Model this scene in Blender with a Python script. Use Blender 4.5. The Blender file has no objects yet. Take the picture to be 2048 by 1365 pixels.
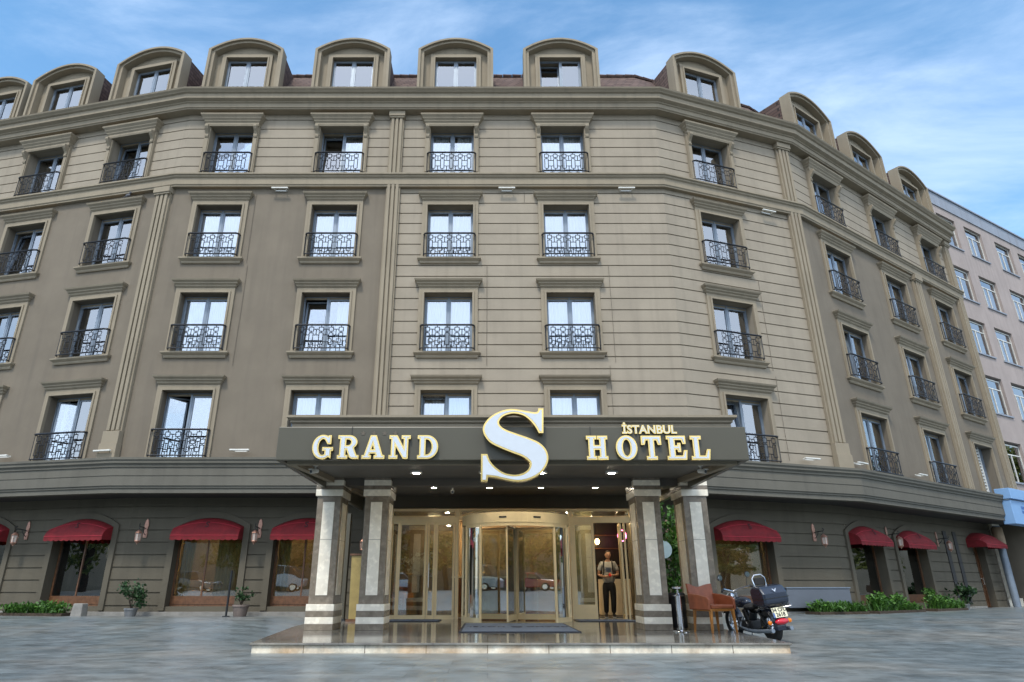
import bpy, bmesh, math, random
from mathutils import Vector, Matrix, noise
random.seed(7)
R = math.radians
sc = bpy.context.scene
COL = sc.collection

# ---------------------------------------------------------------- helpers
class MB:
    def __init__(s): s.v=[]; s.f=[]; s.m=[]
    def poly(s, pts, m=0):
        b=len(s.v); s.v+= [tuple(p) for p in pts]; s.f.append(tuple(range(b,b+len(pts)))); s.m.append(m)
    def box(s,x0,x1,y0,y1,z0,z1,m=0):
        b=len(s.v)
        s.v+=[(x0,y0,z0),(x1,y0,z0),(x1,y1,z0),(x0,y1,z0),(x0,y0,z1),(x1,y0,z1),(x1,y1,z1),(x0,y1,z1)]
        for q in ((0,3,2,1),(4,5,6,7),(0,1,5,4),(1,2,6,5),(2,3,7,6),(3,0,4,7)):
            s.f.append(tuple(b+i for i in q)); s.m.append(m)
    def tbox(s,cx,cy,z0,z1,w0,d0,w1,d1,m=0,dx=0,dy=0):
        "tapered box, bottom w0 x d0, top w1 x d1 shifted by dx,dy"
        b=len(s.v)
        for (w,d,z,ox,oy) in ((w0,d0,z0,0,0),(w1,d1,z1,dx,dy)):
            s.v+=[(cx+ox-w/2,cy+oy-d/2,z),(cx+ox+w/2,cy+oy-d/2,z),(cx+ox+w/2,cy+oy+d/2,z),(cx+ox-w/2,cy+oy+d/2,z)]
        for q in ((0,3,2,1),(4,5,6,7),(0,1,5,4),(1,2,6,5),(2,3,7,6),(3,0,4,7)):
            s.f.append(tuple(b+i for i in q)); s.m.append(m)
    def tube(s,pts,r,n=8,m=0,closed=False,caps=True):
        pts=[Vector(p) for p in pts]; N=len(pts); rs=r if isinstance(r,(list,tuple)) else [r]*N
        b=len(s.v); up=None
        for i,p in enumerate(pts):
            if closed: t=pts[(i+1)%N]-pts[i-1]
            else: t=pts[min(i+1,N-1)]-pts[max(i-1,0)]
            if t.length<1e-9: t=Vector((0,0,1))
            t.normalize()
            if up is None:
                up=Vector((0,0,1)) if abs(t.z)<.9 else Vector((1,0,0))
            a=t.cross(up)
            if a.length<1e-4: a=t.cross(Vector((1,.3,.2)))
            a.normalize(); c=a.cross(t); c.normalize(); up=c
            for k in range(n):
                q=2*math.pi*k/n
                s.v.append(tuple(p+rs[i]*(a*math.cos(q)+c*math.sin(q))))
        for i in range(N if closed else N-1):
            j=(i+1)%N
            for k in range(n):
                l=(k+1)%n
                s.f.append((b+i*n+k,b+i*n+l,b+j*n+l,b+j*n+k)); s.m.append(m)
        if caps and not closed:
            s.f.append(tuple(b+k for k in reversed(range(n)))); s.m.append(m)
            s.f.append(tuple(b+(N-1)*n+k for k in range(n))); s.m.append(m)
    def lathe(s,prof,n=16,c=(0,0,0),m=0,axis='z'):
        b=len(s.v)
        for (r,z) in prof:
            for k in range(n):
                q=2*math.pi*k/n; x,y=r*math.cos(q),r*math.sin(q)
                if axis=='z': p=(c[0]+x,c[1]+y,c[2]+z)
                elif axis=='x': p=(c[0]+z,c[1]+x,c[2]+y)
                else: p=(c[0]+x,c[1]+z,c[2]+y)
                s.v.append(p)
        for i in range(len(prof)-1):
            for k in range(n):
                l=(k+1)%n
                s.f.append((b+i*n+k,b+i*n+l,b+(i+1)*n+l,b+(i+1)*n+k)); s.m.append(m)
        s.f.append(tuple(b+k for k in reversed(range(n)))); s.m.append(m)
        s.f.append(tuple(b+(len(prof)-1)*n+k for k in range(n))); s.m.append(m)
    def prism(s,pts,a,b_,axis='y',m=0,capm=None):
        "pts 2-D outline extruded between a and b_ along axis"
        capm=m if capm is None else capm
        def P(p,t):
            if axis=='y': return (p[0],t,p[1])
            if axis=='x': return (t,p[0],p[1])
            return (p[0],p[1],t)
        n=len(pts); b=len(s.v)
        s.v+=[P(p,a) for p in pts]+[P(p,b_) for p in pts]
        s.f.append(tuple(range(b,b+n))); s.m.append(capm)
        s.f.append(tuple(reversed(range(b+n,b+2*n)))); s.m.append(capm)
        for i in range(n):
            j=(i+1)%n
            s.f.append((b+j,b+i,b+n+i,b+n+j)); s.m.append(m)
    def ell(s,c,r,n=12,k=8,m=0):
        prof=[]
        b=len(s.v)
        for i in range(k+1):
            t=-math.pi/2+math.pi*i/k
            for j in range(n):
                q=2*math.pi*j/n
                rr=max(math.cos(t),.001)
                s.v.append((c[0]+r[0]*rr*math.cos(q),c[1]+r[1]*rr*math.sin(q),c[2]+r[2]*math.sin(t)))
        for i in range(k):
            for j in range(n):
                l=(j+1)%n
                s.f.append((b+i*n+j,b+i*n+l,b+(i+1)*n+l,b+(i+1)*n+j)); s.m.append(m)
    def xf(s,M,start=0):
        for i in range(start,len(s.v)): s.v[i]=tuple(M@Vector(s.v[i]))
    def mesh(s,name,mats,smooth=False,bevel=0):
        me=bpy.data.meshes.new(name); me.from_pydata(s.v,[],s.f)
        for m in mats: me.materials.append(m)
        me.polygons.foreach_set('material_index',s.m)
        bm=bmesh.new(); bm.from_mesh(me); bmesh.ops.recalc_face_normals(bm,faces=bm.faces); bm.to_mesh(me); bm.free()
        if smooth: me.polygons.foreach_set('use_smooth',[True]*len(s.f))
        me.update(); return me

def put(name,me,parent=None,loc=(0,0,0),rz=0,rot=None):
    o=bpy.data.objects.new(name,me); COL.objects.link(o); o.parent=parent
    o.location=loc; o.rotation_euler=rot if rot else (0,0,rz); return o
def build(mb,name,mats,parent=None,loc=(0,0,0),rz=0,rot=None,smooth=False,bevel=0):
    if not isinstance(mats,(list,tuple)): mats=[mats]
    o=put(name,mb.mesh(name,mats,smooth),parent,loc,rz,rot)
    if smooth:
        md=o.modifiers.new('es','EDGE_SPLIT'); md.split_angle=R(40)
    if bevel:
        b=o.modifiers.new('bv','BEVEL'); b.width=bevel; b.segments=2; b.limit_method='ANGLE'; b.angle_limit=R(40)
    return o
def empty(name,loc=(0,0,0),rz=0):
    o=bpy.data.objects.new(name,None); COL.objects.link(o); o.location=loc; o.rotation_euler=(0,0,rz); o.empty_display_size=.1; return o
def tag(o,label=None,cat=None,group=None,kind=None):
    if label: o['label']=label
    if cat: o['category']=cat
    if group: o['group']=group
    if kind: o['kind']=kind
    return o
def copy_tree(o,parent=None):
    c=o.copy(); COL.objects.link(c); c.parent=parent
    for ch in list(o.children): copy_tree(ch,c)
    return c

# ---------------------------------------------------------------- materials
def newmat(name):
    m=bpy.data.materials.new(name); m.use_nodes=True; nt=m.node_tree
    return m,nt,nt.nodes['Principled BSDF'],nt.nodes['Material Output']
def N(nt,t,**k):
    n=nt.nodes.new(t)
    for a,b in k.items():
        if a in n.inputs: n.inputs[a].default_value=b
        else: setattr(n,a,b)
    return n
def coords(nt,scale=(1,1,1),kind='world'):
    if kind=='world': g=N(nt,'ShaderNodeNewGeometry'); o=g.outputs['Position']
    else: g=N(nt,'ShaderNodeTexCoord'); o=g.outputs['Object']
    mp=N(nt,'ShaderNodeMapping'); mp.inputs['Scale'].default_value=scale
    nt.links.new(o,mp.inputs['Vector']); return mp.outputs['Vector']
def vary(nt,p,c1,c2,scale=2,vec=None,lo=.35,hi=.65,detail=6,c3=None,scale3=.5,vec3=None,amt3=.5):
    L=nt.links.new
    n=N(nt,'ShaderNodeTexNoise',Scale=scale,Detail=detail); n.inputs['Roughness'].default_value=.6
    if vec: L(vec,n.inputs['Vector'])
    r=N(nt,'ShaderNodeValToRGB'); r.color_ramp.elements[0].position=lo; r.color_ramp.elements[1].position=hi
    r.color_ramp.elements[0].color=(*c1,1); r.color_ramp.elements[1].color=(*c2,1)
    L(n.outputs['Fac'],r.inputs['Fac']); out=r.outputs['Color']
    if c3:
        n3=N(nt,'ShaderNodeTexNoise',Scale=scale3,Detail=5)
        if vec3 or vec: L(vec3 or vec,n3.inputs['Vector'])
        r3=N(nt,'ShaderNodeMapRange'); r3.inputs['From Min'].default_value=.5; r3.inputs['From Max'].default_value=.75; r3.inputs['To Max'].default_value=amt3
        L(n3.outputs['Fac'],r3.inputs['Value'])
        mx=N(nt,'ShaderNodeMix'); mx.data_type='RGBA'; L(r3.outputs['Result'],mx.inputs['Factor']); L(out,mx.inputs[6]); mx.inputs[7].default_value=(*c3,1); out=mx.outputs[2]
    L(out,p.inputs['Base Color']); return out
def bump(nt,p,scale,strength,dist=.01,vec=None,detail=4):
    n=N(nt,'ShaderNodeTexNoise',Scale=scale,Detail=detail); b=N(nt,'ShaderNodeBump',Strength=strength,Distance=dist)
    if vec: nt.links.new(vec,n.inputs['Vector'])
    nt.links.new(n.outputs['Fac'],b.inputs['Height']); nt.links.new(b.outputs['Normal'],p.inputs['Normal'])
def simple(name,c,rough=.5,metal=0,var=.12,scale=6,bs=0,bscale=60,spec=None,coat=0):
    m,nt,p,o=newmat(name)
    v=coords(nt,kind='obj')
    vary(nt,p,tuple(x*(1-var) for x in c),tuple(min(x*(1+var),1) for x in c),scale,v,.3,.7)
    p.inputs['Roughness'].default_value=rough; p.inputs['Metallic'].default_value=metal
    if spec is not None: p.inputs['Specular IOR Level'].default_value=spec
    if coat: p.inputs['Coat Weight'].default_value=coat
    if bs: bump(nt,p,bscale,bs,.01,v)
    return m
def stucco(name,c,stain):
    m,nt,p,o=newmat(name); v=coords(nt)
    vs=coords(nt,(3.6,3.6,.25))
    vary(nt,p,tuple(x*.9 for x in c),tuple(x*1.07 for x in c),1.1,v,.3,.7,8,stain,1.2,vs,.5)
    p.inputs['Roughness'].default_value=.85; p.inputs['Specular IOR Level'].default_value=.25
    bump(nt,p,55,.35,.012,v); return m
M={}
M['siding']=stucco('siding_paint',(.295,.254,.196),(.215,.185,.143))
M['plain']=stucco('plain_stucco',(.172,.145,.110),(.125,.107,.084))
M['trim']=stucco('trim_paint',(.268,.226,.164),(.19,.162,.12))
M['band']=stucco('shaded_base_band_paint',(.128,.120,.098),(.09,.085,.072))  # facade paint darkened: the lower storey's dim light is put into the colour
M['ground_wall']=stucco('shaded_ground_floor_paint',(.112,.098,.072),(.082,.072,.054))  # upper-wall paint with the lower storey's shade put into its colour
M['soffit']=simple('soffit_paint',(.10,.09,.075),.6,scale=1)
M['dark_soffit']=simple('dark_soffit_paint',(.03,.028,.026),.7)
M['alu']=simple('grey_aluminium',(.20,.24,.29),.42,.3,.1)
M['iron']=simple('wrought_iron',(.02,.022,.027),.4,.4,.2,30)
M['gold_frame']=simple('champagne_aluminium',(.88,.72,.44),.4,.25,.05)
M['gold']=simple('polished_gold',(.85,.60,.22),.22,1,.06)
M['white_acrylic']=simple('white_acrylic',(.56,.60,.64),.28,0,.03)
M['fascia']=simple('olive_composite_panel',(.085,.078,.056),.34,0,.04,1,spec=.35)
M['brown_metal']=simple('brown_metal',(.13,.105,.075),.4,.3,.1)
M['chrome']=simple('chrome',(.7,.7,.72),.12,1,.04)
M['black_plastic']=simple('black_plastic',(.015,.016,.018),.35,0,.2)
M['rubber']=simple('rubber',(.02,.02,.02),.8)
M['leather']=simple('brown_leather',(.30,.085,.035),.42,0,.22,9,.2,120)
M['chair_wood']=simple('honey_wood',(.42,.17,.035),.4,0,.25,14)
M['wood']=simple('brown_wood',(.13,.06,.028),.4,0,.35,9)
M['lobby_wall']=simple('lobby_wall',(.20,.135,.075),.5,0,.3,2)
M['room_dark']=simple('room_wall',(.06,.055,.05),.9)
M['cream']=simple('cream_stone',(.70,.62,.45),.3,0,.08)
M['red_canvas']=simple('red_canvas',(.19,.008,.012),.8,0,.3,5,.5,9)
M['red_piping']=simple('red_piping',(.45,.03,.05),.7)
M['emblem']=simple('dark_emblem',(.05,.01,.012),.7)
M['copper']=simple('copper_lantern',(.42,.23,.17),.4,.6,.3,20)
M['lamp_glass']=simple('frosted_lamp_glass',(.5,.42,.36),.3)
M['soil']=simple('soil',(.05,.035,.022),.95,0,.4,20,.6,30)
M['mat']=simple('blue_grey_mat',(.15,.19,.26),.9,0,.12,12,.5,200)
M['mat_edge']=simple('mat_rubber_edge',(.02,.025,.035),.7)
M['mat_text']=simple('mat_lettering',(.012,.014,.03),.9)
M['blue_sign']=simple('pale_blue_sign',(.20,.36,.60),.5,0,.06,2)
M['blue_ink']=simple('blue_ink',(.05,.13,.36),.5)
M['cloth']=simple('white_cloth',(.72,.66,.55),.85,0,.06)
M['white_plastic']=simple('white_plastic',(.62,.61,.56),.4)
M['terracotta']=simple('terracotta',(.19,.15,.13),.8,0,.25)
M['grey_stone']=simple('grey_stone',(.22,.21,.19),.8,0,.2,6,.4,40)
M['pot']=simple('grey_pot',(.2,.2,.2),.6)
M['skin']=simple('skin',(.52,.30,.21),.5,0,.06)
M['hair']=simple('dark_hair',(.03,.018,.012),.7)
M['tshirt']=simple('grey_tshirt',(.42,.43,.44),.9,0,.1,5,.3,60)
M['print']=simple('blue_print',(.06,.10,.22),.9)
M['jeans']=simple('black_jeans',(.012,.013,.018),.85,0,.2,8)
M['shoe']=simple('dark_shoe',(.03,.03,.035),.6)
M['sole']=simple('white_sole',(.6,.58,.55),.7)
M['phone']=simple('red_phone_case',(.55,.02,.02),.4)
M['eye']=simple('eye',(.03,.02,.02),.3)
M['lip']=simple('lip',(.30,.11,.09),.5)
M['bird']=simple('pigeon_feathers',(.09,.09,.1),.7)
M['plate']=simple('number_plate',(.78,.74,.52),.4,0,.02)
M['ink']=simple('black_ink',(.02,.02,.02),.5)
M['orange']=simple('orange_lens',(.8,.22,.01),.2)
M['red_lens']=simple('red_lens',(.5,.004,.02),.12,coat=.6)
M['car_red']=simple('red_car_paint',(.45,.01,.012),.25,0,.03,coat=1)
M['car_white']=simple('white_car_paint',(.75,.75,.74),.25,0,.03,coat=1)
M['car_grey']=simple('grey_car_paint',(.15,.16,.17),.25,.3,.03,coat=1)
M['navy']=simple('navy_bike_paint',(.018,.026,.045),.25,.2,.1,coat=.5)
M['flower']=simple('white_flower',(.8,.78,.74),.6)
M['orange_fab']=simple('orange_upholstery',(.6,.22,.03),.8)
M['mirror']=simple('mirror_glass',(.85,.88,.9),.03,1,0)
M['grille']=simple('white_louvre',(.55,.55,.52),.5)
M['bark']=simple('bark',(.07,.05,.035),.9,0,.3,10,.6,20)

def marble(name,c1,c2,scale,rough):
    m,nt,p,o=newmat(name); v=coords(nt)
    vary(nt,p,c1,c2,scale,v,.3,.7,10,tuple(x*1.7 for x in c2),scale*2.2,v,.35); p.inputs['Roughness'].default_value=rough; return m
M['dark_marble']=marble('dark_marble',(.15,.125,.095),(.27,.23,.18),5,.22)
M['cream_marble']=marble('cream_marble',(.76,.70,.58),(.88,.83,.71),4,.25)

def pavers(name,c1,c2,blot,size,rough,mortar,bumpy=.15,warmscale=.35,off=.5,grain=(1,1,1)):
    m,nt,p,o=newmat(name); L=nt.links.new; v=coords(nt)
    br=N(nt,'ShaderNodeTexBrick'); br.offset=off; br.inputs['Scale'].default_value=1
    br.inputs['Brick Width'].default_value=size[0]; br.inputs['Row Height'].default_value=size[1]; br.inputs['Mortar Size'].default_value=.008
    br.inputs['Mortar Smooth'].default_value=.3; br.inputs['Bias'].default_value=0
    br.inputs['Color1'].default_value=(*c1,1); br.inputs['Color2'].default_value=(*c2,1); br.inputs['Mortar'].default_value=(*mortar,1)
    L(v,br.inputs['Vector'])
    n=N(nt,'ShaderNodeTexNoise',Scale=warmscale,Detail=7); n.inputs['Roughness'].default_value=.62; L(v,n.inputs['Vector'])
    mr=N(nt,'ShaderNodeMapRange'); mr.inputs['From Min'].default_value=.45; mr.inputs['From Max'].default_value=.68; L(n.outputs['Fac'],mr.inputs['Value'])
    mx=N(nt,'ShaderNodeMix'); mx.data_type='RGBA'; L(mr.outputs['Result'],mx.inputs['Factor']); L(br.outputs['Color'],mx.inputs[6]); mx.inputs[7].default_value=(*blot,1); mr.inputs['To Max'].default_value=.75
    vg=coords(nt,grain)
    n2=N(nt,'ShaderNodeTexNoise',Scale=2.2,Detail=9); n2.inputs['Roughness'].default_value=.7; L(vg,n2.inputs['Vector'])
    m2=N(nt,'ShaderNodeMapRange'); m2.inputs['From Min'].default_value=.3; m2.inputs['From Max'].default_value=.7; m2.inputs['To Min'].default_value=.5; m2.inputs['To Max'].default_value=1.55; L(n2.outputs['Fac'],m2.inputs['Value'])
    mm=N(nt,'ShaderNodeMix'); mm.data_type='RGBA'; mm.blend_type='MULTIPLY'; mm.inputs['Factor'].default_value=1
    L(mx.outputs[2],mm.inputs[6]); L(m2.outputs['Result'],mm.inputs[7]); L(mm.outputs[2],p.inputs['Base Color'])
    m3=N(nt,'ShaderNodeMapRange'); m3.inputs['To Min'].default_value=rough*.7; m3.inputs['To Max'].default_value=rough*1.4; L(n2.outputs['Fac'],m3.inputs['Value']); L(m3.outputs['Result'],p.inputs['Roughness'])
    b=N(nt,'ShaderNodeBump',Strength=bumpy,Distance=.01); L(n2.outputs['Fac'],b.inputs['Height'])
    b2=N(nt,'ShaderNodeBump',Strength=bumpy*2,Distance=.004); b2.invert=True; L(br.outputs['Fac'],b2.inputs['Height']); L(b.outputs['Normal'],b2.inputs['Normal']); L(b2.outputs['Normal'],p.inputs['Normal'])
    return m
M['forecourt']=pavers('forecourt_stone',(.115,.142,.152),(.150,.178,.186),(.225,.215,.19),(.9,.45),.30,(.08,.10,.11),grain=(1,1.3,1))
M['platform']=pavers('platform_marble',(.16,.155,.14),(.20,.19,.17),(.24,.22,.18),(.8,.8),.10,(.09,.08,.07),.02,1.5,.0)
M['step_face']=pavers('step_marble',(.66,.60,.48),(.74,.68,.56),(.40,.24,.11),(.9,4),.35,(.2,.17,.13),.1,1.3,0)
M['lobby_floor']=pavers('lobby_floor',(.22,.17,.11),(.28,.22,.14),(.2,.15,.1),(.6,.6),.12,(.1,.08,.06),.02)
M['asphalt']=simple('asphalt',(.05,.05,.052),.9,0,.25,4,.4,80)

def shingles():
    m,nt,p,o=newmat('brown_shingles'); L=nt.links.new
    g=N(nt,'ShaderNodeNewGeometry'); sx=N(nt,'ShaderNodeSeparateXYZ'); L(g.outputs['Position'],sx.inputs[0])
    ad=N(nt,'ShaderNodeMath',operation='ADD'); L(sx.outputs[0],ad.inputs[0]); L(sx.outputs[1],ad.inputs[1])
    cb=N(nt,'ShaderNodeCombineXYZ'); L(ad.outputs[0],cb.inputs[0]); L(sx.outputs[2],cb.inputs[1])
    br=N(nt,'ShaderNodeTexBrick'); br.inputs['Scale'].default_value=1; br.inputs['Brick Width'].default_value=.3; br.inputs['Row Height'].default_value=.14; br.inputs['Mortar Size'].default_value=.012
    br.inputs['Color1'].default_value=(.085,.05,.04,1); br.inputs['Color2'].default_value=(.13,.085,.07,1); br.inputs['Mortar'].default_value=(.03,.02,.018,1)
    L(cb.outputs[0],br.inputs['Vector']); L(br.outputs['Color'],p.inputs['Base Color']); p.inputs['Roughness'].default_value=.9
    b=N(nt,'ShaderNodeBump',Strength=.8,Distance=.02); b.invert=True; L(br.outputs['Fac'],b.inputs['Height']); L(b.outputs['Normal'],p.inputs['Normal']); return m
M['shingle']=shingles()

def glass(name,tint,gl,rough=.0,wav=.0):
    m,nt,p,o=newmat(name); L=nt.links.new; nt.nodes.remove(p)
    t=N(nt,'ShaderNodeBsdfTransparent'); t.inputs['Color'].default_value=(*tint,1)
    g=N(nt,'ShaderNodeBsdfGlossy'); g.inputs['Roughness'].default_value=rough; g.inputs['Color'].default_value=(.95,.97,1,1)
    lw=N(nt,'ShaderNodeFresnel',IOR=1.5)
    mr=N(nt,'ShaderNodeMapRange'); mr.inputs['To Min'].default_value=gl; mr.inputs['To Max'].default_value=1
    L(lw.outputs[0],mr.inputs['Value'])
    mx=N(nt,'ShaderNodeMixShader'); L(mr.outputs['Result'],mx.inputs[0]); L(t.outputs[0],mx.inputs[1]); L(g.outputs[0],mx.inputs[2]); L(mx.outputs[0],o.inputs[0])
    if wav:
        v=coords(nt); n=N(nt,'ShaderNodeTexNoise',Scale=1.1,Detail=1); L(v,n.inputs['Vector'])
        b=N(nt,'ShaderNodeBump',Strength=wav,Distance=.02); L(n.outputs['Fac'],b.inputs['Height']); L(b.outputs['Normal'],g.inputs['Normal'])
    return m
M['glass']=glass('window_glass',(.93,.97,1),.28,0,.12)
M['door_glass']=glass('door_glass',(.80,.84,.78),.30,0,.10)
M['shop_glass']=glass('shop_glass',(.84,.84,.78),.17,0,.18)

def curtain_mat(name,c,tr):
    m,nt,p,o=newmat(name); L=nt.links.new; nt.nodes.remove(p)
    d=N(nt,'ShaderNodeBsdfDiffuse'); d.inputs['Color'].default_value=(*c,1)
    t=N(nt,'ShaderNodeBsdfTranslucent'); t.inputs['Color'].default_value=(*c,1)
    mx=N(nt,'ShaderNodeMixShader'); mx.inputs[0].default_value=tr; L(d.outputs[0],mx.inputs[1]); L(t.outputs[0],mx.inputs[2]); L(mx.outputs[0],o.inputs[0]); return m
M['curtain']=curtain_mat('white_voile',(.96,.96,.95),.08)
M['drape']=curtain_mat('ochre_drape',(.5,.38,.19),.1)
def emit(name,c,s):
    m,nt,p,o=newmat(name); p.inputs['Base Color'].default_value=(*c,1); p.inputs['Emission Color'].default_value=(*c,1); p.inputs['Emission Strength'].default_value=s; return m
M['warm_lamp']=emit('warm_lamp',(1,.62,.25),9)
M['lobby_and_fill']=emit('lobby_and_fill_lamp',(1,.78,.46),26)  # for the lobby lamps and the added fill lamps behind the door header
M['down_lamp']=emit('downlight_lens',(1,.88,.68),120)
M['neon']=emit('pink_neon',(1,.15,.35),5)

def foliage(name,c1,c2,scale=9):
    m,nt,p,o=newmat(name); L=nt.links.new
    v=coords(nt); n=N(nt,'ShaderNodeTexNoise',Scale=scale,Detail=3); L(v,n.inputs['Vector'])
    g=N(nt,'ShaderNodeNewGeometry')
    r=N(nt,'ShaderNodeValToRGB'); r.color_ramp.elements[0].color=(*c1,1); r.color_ramp.elements[1].color=(*c2,1); r.color_ramp.elements[0].position=.3; r.color_ramp.elements[1].position=.7
    ad=N(nt,'ShaderNodeMix'); ad.data_type='FLOAT'; ad.inputs['Factor'].default_value=.5; L(n.outputs['Fac'],ad.inputs[2]); L(g.outputs['Random Per Island'],ad.inputs[3])
    L(ad.outputs[0],r.inputs['Fac']); L(r.outputs['Color'],p.inputs['Base Color']); p.inputs['Roughness'].default_value=.55
    t=N(nt,'ShaderNodeBsdfTranslucent'); L(r.outputs['Color'],t.inputs['Color'])
    mx=N(nt,'ShaderNodeMixShader'); mx.inputs[0].default_value=.25; L(p.outputs[0],mx.inputs[1]); L(t.outputs[0],mx.inputs[2]); L(mx.outputs[0],o.inputs[0]); return m
M['leaf']=foliage('bright_leaf',(.03,.085,.014),(.09,.22,.03))
M['leaf_dark']=foliage('dark_leaf',(.012,.035,.012),(.04,.10,.03))
M['leaf_tree']=foliage('tree_leaf',(.07,.10,.02),(.24,.26,.07),1.5)

# ---------------------------------------------------------------- plan
ANG={'L':-12.6,'C':0.0,'G':18.8,'Q':34.2}
B0=(-10.2,18.0); B1=(5.75,18.0)
B2=(B1[0]+5.6*math.cos(R(18.8)),B1[1]+5.6*math.sin(R(18.8)))
ORG={'L':B0,'C':(0.0,18.0),'G':B1,'Q':B2}
QL=12.9; LL=13.0
def fw(f,u,d=0,z=0):
    a=R(ANG[f]); P=ORG[f]
    return (P[0]+u*math.cos(a)-d*math.sin(a),P[1]+u*math.sin(a)+d*math.cos(a),z)
SPAN={'L':(-LL,0),'C':(-10.2,5.75),'G':(0,5.6),'Q':(0,QL)}
def span(f,d):
    "facet u range when the wall line is moved inwards by d"
    a,b=SPAN[f]; t1=d*math.tan(R(6.3)); t2=d*math.tan(R(9.4)); t3=d*math.tan(R(7.7))
    return {'L':(a,b-t1),'C':(a+t1,b-t2),'G':(a+t2,b-t3),'Q':(a+t3,b)}[f]
PATH=[fw('L',-LL)[:2],B0,B1,B2,fw('Q',QL)[:2]]
def offs(path,d):
    "offset polyline; +d = outwards (towards the street)"
    out=[]
    for i,p in enumerate(path):
        ns=[]
        for a,b in ((i-1,i),(i,i+1)):
            if a<0 or b>=len(path): continue
            dx,dy=path[b][0]-path[a][0],path[b][1]-path[a][1]; l=math.hypot(dx,dy); ns.append((dy/l,-dx/l))
        if len(ns)==1: n=ns[0]; k=1
        else:
            n=(ns[0][0]+ns[1][0],ns[0][1]+ns[1][1]); l=math.hypot(*n); n=(n[0]/l,n[1]/l); k=1/(n[0]*ns[0][0]+n[1]*ns[0][1])
        out.append((p[0]+n[0]*d*k,p[1]+n[1]*d*k))
    return out
HOTEL=empty('hotel',(0,18,0)); tag(HOTEL,'long olive-grey six-storey hotel with arched dormers, iron window railings and entrance canopy','hotel')
def hl(p): return (p[0],p[1]-18,p[2] if len(p)>2 else 0)
def sweep(prof,name,mat,path=PATH,close=True,mats=None):
    "profile [(out,z)...] swept along the facade line"
    mb=MB(); rows=[offs(path,o) for o,z in prof]
    n=len(prof)
    for i in range(len(path)-1):
        for j in range(n if close else n-1):
            k=(j+1)%n
            mb.poly([(*rows[j][i],prof[j][1]),(*rows[j][i+1],prof[j][1]),(*rows[k][i+1],prof[k][1]),(*rows[k][i],prof[k][1])])
    if close:
        for e in (0,len(path)-1): mb.poly([(*rows[j][e],prof[j][1]) for j in range(n)])
    for i,p in enumerate(mb.v): mb.v[i]=hl(p)
    return build(mb,name,mat,HOTEL)

# ---------------------------------------------------------------- walls
def wall(f,u0,u1,z0,z1,ops,grooves,name,mat,base=0.0,reveal=.55,gd=.04,arches=()):
    """ops: [(ua,ub,za,zb)] openings; grooves: z list"""
    us={u0,u1}; zs={z0,z1}
    for a,b,c,d in ops:
        us|={max(a,u0),min(b,u1)}; zs|={max(c,z0),min(d,z1)}
    for g in grooves:
        if z0<g<z1-.03: zs|={g,g+.034}
    us=sorted(us); zs=sorted(zs); mb=MB()
    def solid(u,z): return not any(a<u<b and c<z<d for a,b,c,d in ops)
    def dep(z): return base+(gd if any(g<z<g+.034 for g in grooves) else 0)
    for i in range(len(us)-1):
        um=(us[i]+us[i+1])/2
        for j in range(len(zs)-1):
            zm=(zs[j]+zs[j+1])/2
            if not solid(um,zm): continue
            d=dep(zm)
            mb.poly([(us[i],d,zs[j]),(us[i+1],d,zs[j]),(us[i+1],d,zs[j+1]),(us[i],d,zs[j+1])])
            if j+2<len(zs):
                zn=(zs[j+1]+zs[j+2])/2
                if solid(um,zn) and dep(zn)!=d:
                    mb.poly([(us[i],d,zs[j+1]),(us[i+1],d,zs[j+1]),(us[i+1],dep(zn),zs[j+1]),(us[i],dep(zn),zs[j+1])])
    for a,b,c,d in ops:
        if any(abs(a-q[0])<1e-6 and abs(d-q[3])<1e-6 for q in arches): d2=[q for q in arches if abs(a-q[0])<1e-6][0][4]
        else: d2=d
        r=base+reveal; e=base+gd
        for u in (a,b): mb.poly([(u,base,c),(u,r,c),(u,r,d2),(u,base,d2)])
        mb.poly([(a,base,c),(b,base,c),(b,r,c),(a,r,c)])
        if d2==d: mb.poly([(a,base,d),(b,base,d),(b,r,d),(a,r,d)])
    for a,b,c,d,zs_ in arches:   # segmental head between spring zs_ and top d
        n=14; pts=[]
        for i in range(n+1):
            s=-1+2*i/n; pts.append((a+(b-a)*i/n, zs_+(d-.001-zs_)*(1-s*s)))
        for i in range(n):
            p,q=pts[i],pts[i+1]
            mb.poly([(p[0],base,p[1]),(q[0],base,q[1]),(q[0],base,d),(p[0],base,d)])
            mb.poly([(p[0],base,p[1]),(q[0],base,q[1]),(q[0],base+reveal,q[1]),(p[0],base+reveal,p[1])])
    o=build(mb,name,mat,HOTEL,hl((*ORG[f],0)),R(ANG[f])); return o

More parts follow.
